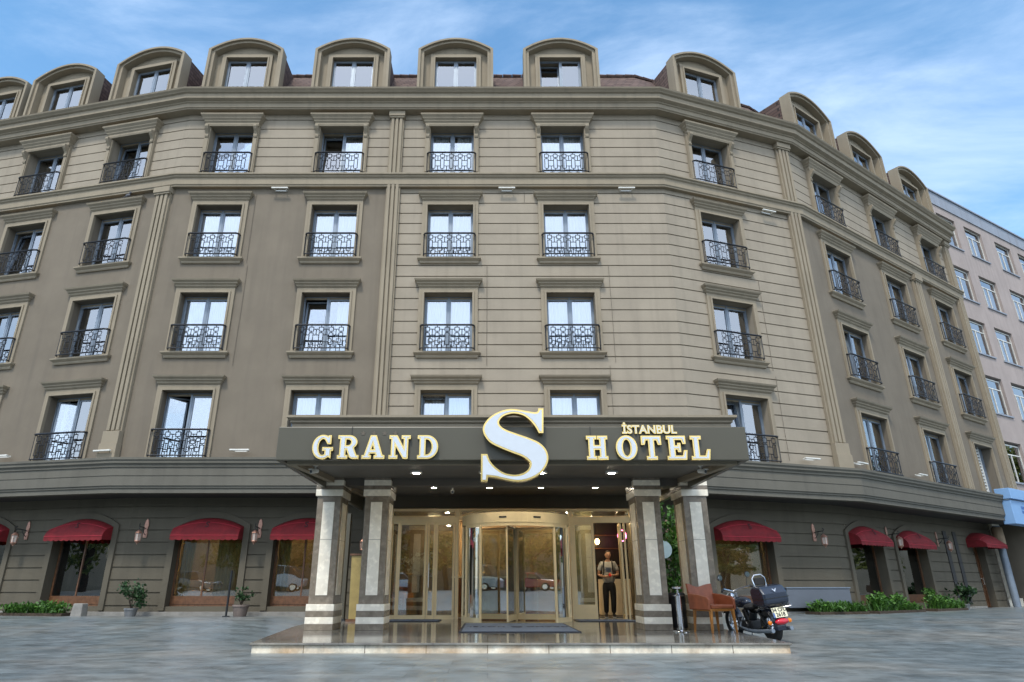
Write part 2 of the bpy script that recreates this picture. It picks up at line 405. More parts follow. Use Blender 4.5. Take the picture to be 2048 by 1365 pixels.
WC={'L':[-2.15,-5.65,-9.3],'C':[-8.66,-4.94,-1.2,2.54],'G':[2.08],'Q':[2.12,6.42,10.65]}
WS={'L':1.06,'C':1.0,'G':1.05,'Q':1.17}
HW=.735
ZF={4:(10.55,1.92),3:(7.42,1.92),2:(4.25,1.98),5:(13.62,1.95)}
GROOVE=[4.62+.378*i for i in range(24)]
GTOP=[13.62+.378*i for i in range(8)]
for f in 'LCGQ':
    a,b=SPAN[f]
    lo=[];hi=[]
    for u in WC[f]:
        w=HW*WS[f]
        for k in (2,3,4): lo.append((u-w,u+w,ZF[k][0],ZF[k][0]+ZF[k][1]))
        hi.append((u-w,u+w,ZF[5][0],ZF[5][0]+ZF[5][1]))
    if f=='C':
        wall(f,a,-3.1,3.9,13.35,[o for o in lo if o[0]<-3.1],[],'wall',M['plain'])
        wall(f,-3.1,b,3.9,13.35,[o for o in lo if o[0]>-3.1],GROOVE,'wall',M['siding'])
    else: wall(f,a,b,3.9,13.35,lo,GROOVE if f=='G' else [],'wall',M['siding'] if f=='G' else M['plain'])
    wall(f,a,b,13.35,16.35,hi,GTOP,'wall',M['siding'])
# dark room backing behind the upper windows
sweep([(-1.7,3.6),(-1.7,16.6),(-1.75,16.6),(-1.75,3.6)],'room_wall',M['room_dark'])
for z in (7.0,10.2,13.35,16.5): sweep([(-.6,z),(-1.7,z),(-1.7,z+.1),(-.6,z+.1)],'room_ceiling',M['room_dark'])

# ---------------------------------------------------------------- mouldings
sweep([(0,16.120),(.30,16.120),(.30,16.149),(.34,16.178),(.34,16.324),(.38,16.346),(.38,16.375),(.46,16.412),(.50,16.434),(.50,16.602),(.56,16.631),(.58,16.660),(.64,16.711),(.66,16.762),(0,16.777)],'cornice',M['trim'])
sweep([(0,13.13),(.14,13.13),(.14,13.17),(.17,13.2),(.17,13.42),(.22,13.46),(.22,13.5),(.27,13.53),(.27,13.58),(0,13.60)],'string_course',M['trim'])
sweep([(0,3.29),(.24,3.29),(.24,3.40),(.27,3.42),(.27,3.46),(.30,3.48),(.30,3.72),(.285,3.725),(.285,3.745),(.30,3.75),(.30,3.97),(.33,3.98),(.33,4.03),(.38,4.08),(.38,4.13),(.41,4.17),(.41,4.23),(0,4.26)],'base_band',M['band'],path=PATH[:-1]+[fw('Q',10.6)[:2]])
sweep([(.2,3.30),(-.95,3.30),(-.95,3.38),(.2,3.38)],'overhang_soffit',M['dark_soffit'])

# pilasters: three ribs, capital, plinth
def pilaster(f,u,z0,z1,w,plinth=0,cap=True,path=None):
    mb=MB(); h=w/2
    mb.box(-h,h,-.10,0.0,z0,z1)
    for k in (-1,0,1): mb.box(k*w*.3-w*.10,k*w*.3+w*.10,-.165,-.10,z0+(plinth or 0)+.02,z1-.22)
    if cap: mb.box(-h-.04,h+.04,-.23,0.0,z1-.2,z1); mb.box(-h-.02,h+.02,-.2,-.1,z1-.26,z1-.2)
    if plinth:
        mb.box(-h-.03,h+.03,-.22,-.02,z0,z0+plinth*.55); mb.box(-h-.01,h+.01,-.19,-.02,z0+plinth*.55,z0+plinth)
    return build(mb,'pilaster',M['trim'] if u>-4 or f!='L' else M['plain'],HOTEL,hl(fw(f,u)),R(ANG[f]),bevel=.008)
pilaster('C',-3.08,4.23,16.12,.46)
pilaster('G',5.3,4.23,16.12,.52,.8)
pilaster('L',-.38,4.23,13.12,.52,.8)
pilaster('L',-12.2,4.23,13.12,.52,.8)
pilaster('Q',8.35,4.23,13.12,.55)
pilaster('Q',12.62,4.23,16.12,.5)

# end walls of the hotel
for f_,u_ in (('Q',QL),('L',-LL)):
    mb=MB(); e=fw(f_,u_); e2=fw(f_,u_,9); mb.poly([hl((e[0],e[1],0)),hl((e2[0],e2[1],0)),hl((e2[0],e2[1],17)),hl((e[0],e[1],17))]); build(mb,'end_wall',M['plain'],HOTEL)

# roof
r0=offs(PATH,.1); mb=MB()
rings=[(.1,16.77),(-1.25,18.95),(-6,19.25),(-6,3.0)]
rr=[offs(PATH,o) for o,z in rings]
for j in range(3):
    for i in range(4):
        mb.poly([hl((*rr[j][i],rings[j][1])),hl((*rr[j][i+1],rings[j][1])),hl((*rr[j+1][i+1],rings[j+1][1])),hl((*rr[j+1][i],rings[j+1][1]))])
for e in (0,4): mb.poly([hl((*rr[j][e],rings[j][1])) for j in range(4)])
ROOF=build(mb,'roof',M['shingle'],HOTEL)
# ridge capping tiles
mb=MB(); rp=offs(PATH,-1.22)
for i in range(4):
    a=Vector((*rp[i],18.97)); b=Vector((*rp[i+1],18.97)); n=int((b-a).length/.35)
    for k in range(n):
        p=a+(b-a)*(k/n); q=a+(b-a)*((k+.96)/n); mb.tube([hl(p),hl(q)],[.075,.06],6)
build(mb,'ridge_tile',M['shingle'],ROOF,smooth=True)

# ---------------------------------------------------------------- window kit
def mold(mb,hw,prof,y0=0):
    "moulding with mitred returns; prof [(proj,ext,z)]"
    n=len(prof)
    for j in range(n-1):
        p,e,z=prof[j]; q,g,w=prof[j+1]
        A=(-hw-e,y0-p,z);B=(hw+e,y0-p,z);C=(hw+g,y0-q,w);D=(-hw-g,y0-q,w)
        mb.poly([A,B,C,D])
        mb.poly([(hw+e,y0,z),B,C,(hw+g,y0,w)]); mb.poly([(-hw-e,y0,z),A,D,(-hw-g,y0,w)])
    for j in (0,n-1):
        p,e,z=prof[j]; mb.poly([(-hw-e,y0,z),(-hw-e,y0-p,z),(hw+e,y0-p,z),(hw+e,y0,z)])
def ring(mb,x0,x1,y0,y1,z0,z1,t,m=0,bot=None):
    b=t if bot is None else bot
    mb.box(x0,x0+t,y0,y1,z0,z1,m); mb.box(x1-t,x1,y0,y1,z0,z1,m)
    mb.box(x0+t,x1-t,y0,y1,z1-t,z1,m)
    if b>0: mb.box(x0+t,x1-t,y0,y1,z0,z0+b,m)
def railing_mb(hw,z0=.04,z1=.80,proj=.2):
    mb=MB(); x=hw+.07; T=.013; y=-proj
    def bar(a,b,t=T): mb.tube([a,b],t,4,caps=False)
    def rail(z,r):
        k=.09; mb.tube([(-x,0.0,z),(-x,y+k,z),(-x+k*.3,y+k*.3,z),(-x+k,y,z),(x-k,y,z),(x-k*.3,y+k*.3,z),(x,y+k,z),(x,0.0,z)],r,6)
    rail(z1,.029); rail(z0+.03,.019)
    n=5; p=2*(x-.07)/n; H=z1-z0
    for i in range(n):
        cx=-x+.07+p*(i+.5); s=p*.22
        zt=z1-.035; sq0=zt-.04-2*s
        def rect(xa,xb,za,zb):
            bar((xa,y,za),(xb,y,za)); bar((xa,y,zb),(xb,y,zb)); bar((xa,y,za),(xa,y,zb)); bar((xb,y,za),(xb,y,zb))
        rect(cx-s,cx+s,sq0,sq0+2*s)
        bar((cx,y,sq0+2*s),(cx,y,z1))
        rz1=sq0-.05; rz0=z0+.13
        rect(cx-s*.9,cx+s*.9,rz0,rz1); bar((cx,y,rz1),(cx,y,sq0)); bar((cx,y,z0+.03),(cx,y,rz0))
        if i<n-1:
            xa=cx+s; xb=cx+p-s; xm=(xa+xb)/2; zm=sq0+s; bar((xa,y,zm),(xb,y,zm)); bar((xm,y,zm),(xm,y,rz1-.07)); 
            bar((xa-s*.1,y,rz1-.07),(xb+s*.1,y,rz1-.07)); bar((xa-s*.1,y,rz0+.09),(xb+s*.1,y,rz0+.09)); bar((xm,y,rz0+.09),(xm,y,z0+.03))
    for sx in (-x,x):
        for yy in (y*.7,y*.35): bar((sx,yy,z0+.03),(sx,yy,z1))
    return mb
def curtain_mesh(hw,h,y,mode):
    mb=MB(); 
    spans={'full':[(-hw,hw)],'gap':[(-hw,-.12),(.16,hw)],'right':[(.25,hw)],'left':[(-hw,-.1)],'sides':[(-hw,-hw*.45),(hw*.5,hw)],'half':[(-.05,hw),(-hw,-hw*.8)]}[mode]
    for a,b in spans:
        n=max(6,int((b-a)/.022)); rows=[-.02,h*.5,h+.45]; base=len(mb.v); ph=random.random()*6
        for r,z in enumerate(rows):
            for i in range(n+1):
                x=a+(b-a)*i/n
                mb.v.append((x+.01*math.sin(x*9+z+ph),y+.026*math.sin(x*62+ph+.25*z)+.014*math.sin(x*23+ph*2),z))
        for r in range(2):
            for i in range(n):
                q=base+r*(n+1)+i; mb.f.append((q,q+1,q+n+2,q+n+1)); mb.m.append(0)
    me=mb.mesh('curtain',[M['curtain']],True); return me
CACHE={}
MODES=['full','gap','right','sides','half','left']
def kit(kind,hw,h):
    key=(kind,round(hw,3),round(h,2))
    if key in CACHE: return CACHE[key]
    K={}; yf={'A':.25,'B':.27,'D':.07}[kind]*(.6 if hw>.82 else 1)
    s=MB()
    if kind=='A':
        ring(s,-hw-.17,hw+.17,-.06,.01,0,h+.17,.17,bot=0); ring(s,-hw-.06,hw+.06,-.095,-.0575,0.0,h+.06,.0575,bot=0)
    elif kind=='B':
        for x in (-1,1):
            s.box(min(x*hw,x*(hw+.17)),max(x*hw,x*(hw+.17)),-.10,.01,0,h); s.box(min(x*(hw+.03),x*(hw+.14)),max(x*(hw+.03),x*(hw+.14)),-.125,-.1,.1,h-.45)
    if kind=='B': s.box(-hw-.17,hw+.17,-.10,.0,h,h+.04)
    if kind=='D':
        ring(s,-hw-.16,hw+.16,-.10,.02,0,h+.16,.16,bot=0); ring(s,-hw-.05,hw+.05,-.13,-.098,0.0,h+.05,.048,bot=0)
    K['window']=s.mesh('window_surround',[M['trim']])
    if kind=='A':
        s=MB(); mold(s,hw,[(.06,.17,h+.18),(.10,.2,h+.22),(.10,.2,h+.25),(.15,.24,h+.29),(.15,.24,h+.32),(.21,.29,h+.37),(.23,.31,h+.42),(.02,.28,h+.44)]); K['hood']=s.mesh('window_hood',[M['trim']])
        s=MB(); mold(s,hw,[(.05,.17,-.19),(.07,.19,-.15),(.07,.19,-.12),(.13,.24,-.07),(.15,.26,-.05),(.15,.26,-.005),(.02,.2,.005)]); K['sill']=s.mesh('window_sill',[M['trim']])
    if kind=='B':
        s=MB(); mold(s,hw,[(.16,.15,h-.04),(.18,.17,h+.02),(.18,.17,h+.08),(.22,.21,h+.13),(.22,.21,h+.16),(.27,.26,h+.22),(.27,.26,h+.25),(.33,.32,h+.32),(.34,.33,h+.37),(.02,.3,h+.39)]); K['hood']=s.mesh('window_hood',[M['trim']])
        prof=[(-.10,h-.5),(-.15,h-.48),(-.17,h-.43),(-.145,h-.39),(-.15,h-.33),(-.19,h-.27),(-.25,h-.2),(-.29,h-.13),(-.29,h-.05),(-.10,h-.05)]
        s=MB(); s.prism(prof,-.055,.055,'x'); K['corbel']=s.mesh('window_corbel',[M['trim']])
    s=MB(); ring(s,-hw,hw,yf,yf+.07,0,h,.035); s.box(-.03,.03,yf-.012,yf+.07,.035,h-.035); 
    if kind!='D': s.box(-hw+.035,hw-.035,yf+.002,yf+.05,h-.09,h-.035,1)
    K['frame']=s.mesh('window_frame',[M['alu'],M['trim']])
    top=h-.04 if kind!='D' else h+.02
    def sash(w):   # origin at bottom of leaf, centre
        s=MB(); ring(s,-w/2,w/2,-.012,.04,0,top-.09,.04); return s.mesh('window_sash',[M['alu']])
    def pane(w):
        s=MB(); s.box(-w/2+.035,w/2-.035,.012,.02,.035,top-.125); return s.mesh('window_pane',[M['glass']])
    w=hw-.035-.03-.006
    K['sash']=sash(w); K['pane']=pane(w); K['lw']=w; K['yf']=yf; K['h']=h; K['hw']=hw
    if kind!='D': K['railing']=railing_mb(hw).mesh('window_railing',[M['iron']])
    K['curt']=[curtain_mesh(hw-.02,h,yf+.13,m) for m in MODES]
    CACHE[key]=K; return K
def window(kind,f,u,z0,hw,h,mode='full',tilt=None,sill=True,parent=HOTEL,loc=None,rail=True):
    K=kit(kind,hw,h)
    w=put('window',K['window'],parent,loc or hl(fw(f,u,0,z0)),R(ANG[f]) if parent is HOTEL else 0)
    if 'hood' in K: put('hood',K['hood'],w)
    if 'corbel' in K:
        for sx in (-1,1): put('corbel',K['corbel'],w,(sx*(hw+.085),0,0))
    if 'sill' in K and sill: put('sill',K['sill'],w)
    put('frame',K['frame'],w)
    for s in (-1,1):
        cx=s*(.033+K['lw']/2); rot=(0,0,0)
        if s==-1 and tilt=='tilt': rot=(R(-5.5),0,0)
        lx=cx
        if s==-1 and tilt=='swing': rot=(0,0,R(32)); 
        y=K['yf']+.01
        if s==-1 and tilt=='swing':
            hx=cx-K['lw']/2; lx=hx+math.cos(R(32))*K['lw']/2; y+=math.sin(R(32))*K['lw']/2+.03
        put('sash',K['sash'],w,(lx,y,.038),rot=rot); put('pane',K['pane'],w,(lx,y,.038),rot=rot)
    if mode: put('curtain',K['curt'][MODES.index(mode)],w,(0,.16 if tilt else 0,0))
    if 'railing' in K and rail: put('railing',K['railing'],w)
    return w
modes={('C',4,0):'full',('C',4,1):'full',('C',4,2):'full',('C',4,3):'full',('C',3,0):'full',('C',3,1):'right',('C',3,2):'full',('C',3,3):'full',
 ('C',5,0):None,('C',5,1):'full',('C',5,2):'gap',('C',5,3):'full',('C',2,0):None,('C',2,1):'full',('C',2,2):'full',('C',2,3):'full',('L',5,1):None,('L',5,0):'half',('L',4,0):'full',('L',3,0):'full',('L',2,0):'half',('G',2,0):'full'}
tilts={('C',3,1):'tilt',('C',2,0):'swing',('C',2,2):'tilt',('L',2,0):'swing',('G',2,0):'tilt',('L',5,0):'tilt',('C',5,1):'tilt',('Q',3,0):'tilt',('L',4,1):'tilt'}
for f in 'LCGQ':
    for i,u in enumerate(WC[f]):
        for k in (5,4,3,2):
            if f=='L' and i==2: continue
            if f=='Q' and i==2 and k==2: continue
            z0,h=ZF[k]; md=modes.get((f,k,i),('full' if f=='Q' else random.choice(['full','full','gap','half'])))
            window('B' if k==5 else 'A',f,u,z0,HW*WS[f],h,md,tilts.get((f,k,i)),sill=k in (3,4))
# louvred opening in the last bay
K=kit('A',HW*WS['Q'],1.98)
w=put('window',K['window'],HOTEL,hl(fw('Q',10.65,0,4.25)),R(34.2)); put('hood',K['hood'],w); hw=HW*WS['Q']
w['label']='window closed by white louvre slats'
s=MB()
for k in range(15): s.box(-hw+.03,hw*.2,.2,.26,.08+k*.125,.08+k*.125+.05)
s.box(-hw,-hw+.05,.18,.3,0,1.98); s.box(hw*.2,hw*.2+.05,.18,.3,0,1.98); build(s,'louvre',M['grille'],w)
s=MB(); s.box(hw*.2+.05,hw,.3,.36,0,1.98); build(s,'shutter',M['alu'],w)

# dormers
def dormer(f,u,mode,tilt=None,s=1.0):
    W=1.33*s; zs=2.10; rise=.5; D=2.1
    def arc(w,z,r,n=18): return [(-w+2*w*i/n, z+r*(1-(-1+2*i/n)**2)) for i in range(n+1)]
    a=arc(W,zs,rise); mb=MB()
    T=.2; b=arc(W-T,zs-.06,rise-.1)
    out=[(-W,0)]+a+[(W,0)]; inn=[(-W+T,0)]+b+[(W-T,0)]
    n=len(out)
    def strip(A,ya,B,yb):
        for i in range(n-1): mb.poly([(A[i][0],ya,A[i][1]),(A[i+1][0],ya,A[i+1][1]),(B[i+1][0],yb,B[i+1][1]),(B[i][0],yb,B[i][1])])
    mid=[( -W+T*.45,0)]+arc(W-T*.45,zs-.025,rise-.045)+[(W-T*.45,0)]
    strip(out,-.16,mid,-.16); strip(mid,-.16,mid,-.08); strip(mid,-.08,inn,-.08); strip(inn,-.08,inn,.16); strip(out,-.16,out,.24)
    d=put('dormer',mb.mesh('dormer_casing',[M['trim']]),HOTEL,hl(fw(f,u,-.08,16.76)),R(ANG[f]))
    # inner panel with window hole
    hw=HW*s; h=1.88; mb=MB(); y=.16
    for sx in (-1,1): mb.poly([(sx*hw,y,0),(sx*(W-T),y,0),(sx*(W-T),y,h),(sx*hw,y,h)])
    for i in range(len(b)-1):
        mb.poly([(b[i][0],y,h),(b[i+1][0],y,h),(b[i+1][0],y,b[i+1][1]),(b[i][0],y,b[i][1])])
    for sx in (-1,1): mb.poly([(sx*hw,y,0),(sx*hw,y+.4,0),(sx*hw,y+.4,h),(sx*hw,y,h)])
    mb.poly([(-hw,y,h),(hw,y,h),(hw,y+.4,h),(-hw,y+.4,h)])
    build(mb,'panel',M['trim'],d)
    mb=MB(); c=[(-W+.04,0)]+arc(W-.04,zs-.03,rise-.02)+[(W-.04,0)]
    for i in range(n-1): mb.poly([(c[i][0],.24,c[i][1]),(c[i+1][0],.24,c[i+1][1]),(c[i+1][0],D,c[i+1][1]),(c[i][0],D,c[i][1])])
    for i in range(n-1): mb.poly([(out[i][0],.24,out[i][1]),(out[i+1][0],.24,out[i+1][1]),(c[i+1][0],.24,c[i+1][1]),(c[i][0],.24,c[i][1])])
    build(mb,'cheek',M['shingle'],d)
    mb=MB(); mb.box(-W+.1,W-.1,1.0,1.05,0,zs); mb.box(-W+.1,W-.1,.75,1.0,h+.18,h+.22); build(mb,'back_panel',M['room_dark'],d)
    K=kit('D',hw,h)
    su=put('surround',K['window'],d,(0,y,0)); fr=put('frame',K['frame'],d,(0,y,0))
    for sx in (-1,1):
        cx=sx*(.033+K['lw']/2); rot=(R(-7),0,0) if (tilt and sx==-1) else (0,0,0)
        put('sash',K['sash'],d,(cx,y+K['yf']+.01,.038),rot=rot); put('pane',K['pane'],d,(cx,y+K['yf']+.01,.038),rot=rot)
    if mode: put('curtain',K['curt'][MODES.index(mode)],d,(0,y+(.2 if tilt else 0),0))
for i,u in enumerate((-8.6,-4.8,-1.13,2.6)): dormer('C',u,['full','full','gap','half'][i],i==3)
for u in (-2.02,-5.72,-8.8): dormer('L',u,'gap',s=1.06)
dormer('G',2.25,'full',s=1.03)
for u in (2.1,6.25,10.6): dormer('Q',u,'full',s=1.14)

# ---------------------------------------------------------------- ground floor wall with arched windows
GD=.85
GG=[.42+.328*i for i in range(9)]
ARC={'C':[(-8.72,-6.84),(-5.97,-4.1)],'L':[(-2.48,-.55),(-5.9,-4.1)],'G':[(1.0,3.02)],'Q':[(.75,2.75),(3.75,5.75)]}
AZ=(.42,2.74,2.50)   # sill, crown, spring
def arcpts(a,b,zs,zt,n=14): return [(a+(b-a)*i/n, zs+(zt-zs)*(1-(-1+2*i/n)**2)) for i in range(n+1)]
ENT=(-2.62,3.92)
for f in 'LCGQ':
    a,b=span(f,GD); ops=[(p,q,AZ[0],AZ[1]) for p,q in ARC[f]]; ar=[(p,q,AZ[0],AZ[1],AZ[2]) for p,q in ARC[f]]
    if f=='Q': ops.append((9.75,10.75,.2,2.45))
    if f=='C':
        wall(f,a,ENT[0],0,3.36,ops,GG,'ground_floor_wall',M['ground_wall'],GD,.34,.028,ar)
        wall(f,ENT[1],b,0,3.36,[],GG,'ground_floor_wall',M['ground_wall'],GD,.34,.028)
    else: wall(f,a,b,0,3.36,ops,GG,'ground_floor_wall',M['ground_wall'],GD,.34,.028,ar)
# ledge along the foot of the wall
sweep([(-.95,.0),(-.62,.0),(-.62,.29),(-.95,.29)],'foot_ledge',M['grey_stone'],path=[fw('L',-LL)[:2],B0,(-4.6,18.0)])
sweep([(-.95,.0),(-.72,.0),(-.72,.26),(-.95,.26)],'foot_ledge',M['grey_stone'],path=[(5.0,18.0),B1,B2,fw('Q',9.4)[:2]])

def shop_window(f,a,b,drape):
    c=(a+b)/2; h=(b-a)/2
    # surround ring
    mb=MB(); t=.17
    o=[(-h-t,AZ[0]-.1)]+arcpts(-h-t,h+t,AZ[2]+.06,AZ[1]+t)+[(h+t,AZ[0]-.1)]
    i_=[(-h,AZ[0]-.1)]+arcpts(-h,h,AZ[2],AZ[1]-.001)+[(h,AZ[0]-.1)]
    for k in range(len(o)-1):
        mb.poly([(o[k][0],-.06,o[k][1]),(o[k+1][0],-.06,o[k+1][1]),(i_[k+1][0],-.06,i_[k+1][1]),(i_[k][0],-.06,i_[k][1])])
        mb.poly([(o[k][0],-.06,o[k][1]),(o[k+1][0],-.06,o[k+1][1]),(o[k+1][0],.01,o[k+1][1]),(o[k][0],.01,o[k][1])])
        mb.poly([(i_[k][0],-.06,i_[k][1]),(i_[k+1][0],-.06,i_[k+1][1]),(i_[k+1][0],.01,i_[k+1][1]),(i_[k][0],.01,i_[k][1])])
    w=build(mb,'arched_window',M['ground_wall'],HOTEL,hl(fw(f,c,GD)),R(ANG[f]))
    z0=AZ[0]; mb=MB(); ring(mb,-h,h,.24,.30,z0,AZ[1]+.02,.05); mb.box(-h*.12-.02,-h*.12+.02,.245,.295,z0+.2,AZ[1]) if drape==1 else None
    build(mb,'frame',M['wood'],w)
    mb=MB(); mb.box(-h+.05,h-.05,.23,.29,z0+.05,z0+.26); build(mb,'kick_board',M['wood'],w)
    mb=MB(); mb.box(-h+.05,h-.05,.262,.27,z0+.262,AZ[1]); build(mb,'pane',M['shop_glass'],w)
    mb=MB()
    for (x0,x1,zz) in ([(-h,-h+.35,z0),(h-.85,h,z0)] if drape==1 else [(-h,h,2.0),(h-.35,h,z0)] if drape==2 else [(-h,-h+.3,z0)]):
        n=int((x1-x0)/.02); base=len(mb.v)
        for z in (zz,AZ[1]+.1):
            for i in range(n+1):
                x=x0+(x1-x0)*i/n; mb.v.append((x,.52+.03*math.sin(x*60),z))
        for i in range(n): mb.f.append((base+i,base+i+1,base+n+2+i,base+n+1+i)); mb.m.append(0)
    build(mb,'drape',M['drape'],w,smooth=True)
k=0
for f,lst in (('C',[1,1]),('L',[1,1]),('G',[2]),('Q',[3,3])):
    for (a,b),dr in zip(ARC[f],lst): shop_window(f,a,b,dr)

# restaurant / lobby interior shell behind the ground floor
sweep([(-5.5,.1),(-5.5,3.2),(-5.6,3.2),(-5.6,.1)],'lobby_wall',M['lobby_wall'])
sweep([(-1.35,.12),(-5.5,.12),(-5.5,.135),(-1.35,.135)],'lobby_floor',M['lobby_floor'])
sweep([(-1.0,3.1),(-5.5,3.1),(-5.5,3.2),(-1.0,3.2)],'lobby_ceiling',M['cream'])
mb=MB()
for x,y in ((-1.8,22.6),(1.0,22.4),(3.3,22.3),(-.4,22.9),(2.2,22.8),(-7.6,22.4),(-5.2,22.6)):
    mb.lathe([(.22,0),(.22,.03)],14,hl((x,y,3.06)))
for f,u,d in (('G',2,2.6),('Q',2.2,3.4),('Q',4.8,3.4),('L',-1.7,2.4),('L',-1.1,3.2),('L',-2.5,2.9),('L',-5.3,2.6)):
    mb.lathe([(.24,0),(.24,.03)],12,hl(fw(f,u,d,3.06)))
for x in (-1.6,.7,2.6,3.5):  # added fill lamps, unseen behind the door header, to light the man
    mb.lathe([(.16,0),(.16,.03)],14,hl((x,18.3,3.05)))
build(mb,'ceiling_and_fill_lamp',M['lobby_and_fill'],HOTEL)

# doorway at the far right of the hotel
mb=MB(); ring(mb,-.5,.5,.24,.32,.2,2.45,.06,bot=0); d=build(mb,'side_door',M['wood'],HOTEL,hl(fw('Q',10.25,GD)),R(34.2))
mb=MB(); mb.box(-.44,.44,.28,.31,.2,2.39); build(mb,'door_leaf',M['wood'],d)
mb=MB(); mb.box(-.30,.30,.268,.28,.9,2.25); build(mb,'pane',M['shop_glass'],d)
mb=MB(); mb.tube([(.3,.2,1.0),(.3,.2,1.25)],.012,6); mb.tube([(.3,.2,1.02),(.3,.28,1.02)],.01,6); mb.tube([(.3,.2,1.23),(.3,.28,1.23)],.01,6); build(mb,'handle',M['chrome'],d)
# dark vertical service slots beside it
mb=MB()
for u in (7.55,8.35): mb.box(u-.13,u+.13,-.03,.012,.35,2.85)
build(mb,'service_slot',M['dark_soffit'],HOTEL,hl(fw('Q',0,GD)),R(34.2))

# ---------------------------------------------------------------- canopy, columns, platform
PZ=.14
CX0,CX1=-3.4,4.2
def soff(y): return 2.805+(y-10.33)*.0508
mb=MB()   # fascia box
zb=2.805; zt=3.35
mb.box(CX0,CX1,10.33,10.43,zb,zt); mb.box(CX0,CX0+.1,10.43,17.6,zb,zt); mb.box(CX1-.1,CX1,10.43,17.6,zb,zt)
CAN=build(mb,'canopy',M['fascia'],HOTEL,(0,-18,0),bevel=.012)
mb=MB()  # joint lines in the fascia
for x in (-2.2,1.67): mb.box(x-.006,x+.006,10.322,10.332,zb,zt)
build(mb,'panel_joint',M['dark_soffit'],CAN)
mb=MB()  # upper moulding tier
def frustum(mb,x0,x1,y0,y1,prof):
    for j in range(len(prof)-1):
        e,z=prof[j]; g,w=prof[j+1]
        A=[(x0-e,y0-e,z),(x1+e,y0-e,z),(x1+e,y1,z),(x0-e,y1,z)]; B=[(x0-g,y0-g,w),(x1+g,y0-g,w),(x1+g,y1,w),(x0-g,y1,w)]
        for i in range(4): mb.poly([A[i],A[(i+1)%4],B[(i+1)%4],B[i]])
    for j in (0,len(prof)-1):
        e,z=prof[j]; mb.poly([(x0-e,y0-e,z),(x1+e,y0-e,z),(x1+e,y1,z),(x0-e,y1,z)])
frustum(mb,CX0+.16,CX1-.16,10.5,17.75,[(0,3.3),(0,3.44),(.03,3.46),(.03,3.49),(.09,3.53),(.09,3.57),(.02,3.58)])
build(mb,'canopy_coping',M['trim'],CAN)
mb=MB()   # sloped soffit
xs=(CX0+.1,CX1-.1); Y0,Y1=10.43,17.9
mb.poly([(xs[0],Y0,soff(Y0)+.05),(xs[1],Y0,soff(Y0)+.05),(xs[1],Y1,soff(Y1)+.05),(xs[0],Y1,soff(Y1)+.05)])
mb.poly([(xs[0],Y0,soff(Y0)+.15),(xs[1],Y0,soff(Y0)+.15),(xs[1],Y1,soff(Y1)+.15),(xs[0],Y1,soff(Y1)+.15)])
build(mb,'canopy_soffit',M['soffit'],CAN)
mb=MB()   # perimeter moulding under the fascia and the beam over the columns
def sbox(mb,x0,x1,y0,y1,dz0,dz1):
    v=[(x0,y0,soff(y0)+dz0),(x1,y0,soff(y0)+dz0),(x1,y1,soff(y1)+dz0),(x0,y1,soff(y1)+dz0),(x0,y0,soff(y0)+dz1),(x1,y0,soff(y0)+dz1),(x1,y1,soff(y1)+dz1),(x0,y1,soff(y1)+dz1)]
    for q in ((0,3,2,1),(4,5,6,7),(0,1,5,4),(1,2,6,5),(2,3,7,6),(3,0,4,7)): mb.poly([v[i] for i in q])
sbox(mb,CX0+.14,CX1-.14,10.5,10.62,-.05,.05); sbox(mb,CX0+.14,CX0+.26,10.62,17.5,-.05,.05); sbox(mb,CX1-.26,CX1-.14,10.62,17.5,-.05,.05)
build(mb,'soffit_moulding',M['trim'],CAN)
mb=MB(); sbox(mb,CX0+.26,CX1-.26,13.55,14.0,-.10,.05); build(mb,'beam',M['soffit'],CAN)
for (px,yy) in ((-1.35,12.3),(-.05,12.3),(1.02,12.3),(2.35,12.3),(-1.25,15.2),(.05,15.2),(1.25,15.2),(2.5,15.2),(3.85,15.6)):
    mb=MB(); mb.lathe([(.115,-.004),(.115,.03)],20,(0,0,0)); d=build(mb,'downlight',M['white_plastic'],CAN,(px,yy,soff(yy)+.02))
    mb=MB(); mb.lathe([(.06,-.008),(.06,0)],20,(0,0,0)); build(mb,'lens',M['down_lamp'],d)
for x in (-2.75,3.35):
    mb=MB(); mb.box(-.3,.3,-.04,.04,-.03,.03); build(mb,'batten_light',M['white_plastic'],CAN,(x,14.3,soff(14.3)+.0))

def column(x0,x1,y0,y1):
    zt=soff(y0)+.06; w=x1-x0; d=y1-y0; cx=(x0+x1)/2; cy=(y0+y1)/2
    H=zt-PZ
    mb=MB(); o=.05
    # base bands: dark,cream,dark,cream ; shaft ; cap bands
    def B(z0,z1,g,m): mb.box(x0-g,x1+g,y0-g,y1+g,z0,z1,m)
    B(PZ,PZ+.11,.03,0); B(PZ+.11,PZ+.23,.03,1); B(PZ+.23,PZ+.34,.03,0); B(PZ+.34,PZ+.46,.03,1)
    B(PZ+.46,zt-.38,0,0)
    B(zt-.38,zt-.25,.035,1); B(zt-.25,zt-.17,.035,0); B(zt-.17,zt-.06,.035,1); B(zt-.06,zt+.08,.035,0)
    for i in range(0,len(mb.v)): v=mb.v[i]; mb.v[i]=(v[0]-cx,v[1]-cy,v[2])
    c=build(mb,'column',[M['dark_marble'],M['cream_marble']],HOTEL,(cx,cy-18,0),bevel=.006)
    mb=MB(); hw=w/2; hd=d/2; t=.012
    z0,z1=PZ+.62,zt-.5; zm=(z0+z1)/2+.15
    for a,b in ((z0,zm-.004),(zm+.004,z1)):
        mb.box(-w*.24,w*.24,-hd-t,-hd+.002,a,b); mb.box(-w*.24,w*.24,hd-.002,hd+t,a,b)
        mb.box(-hw-t,-hw+.002,-d*.28,d*.28,a,b); mb.box(hw-.002,hw+t,-d*.28,d*.28,a,b)
    build(mb,'inlay_panel',M['cream_marble'],c)
YC=13.42
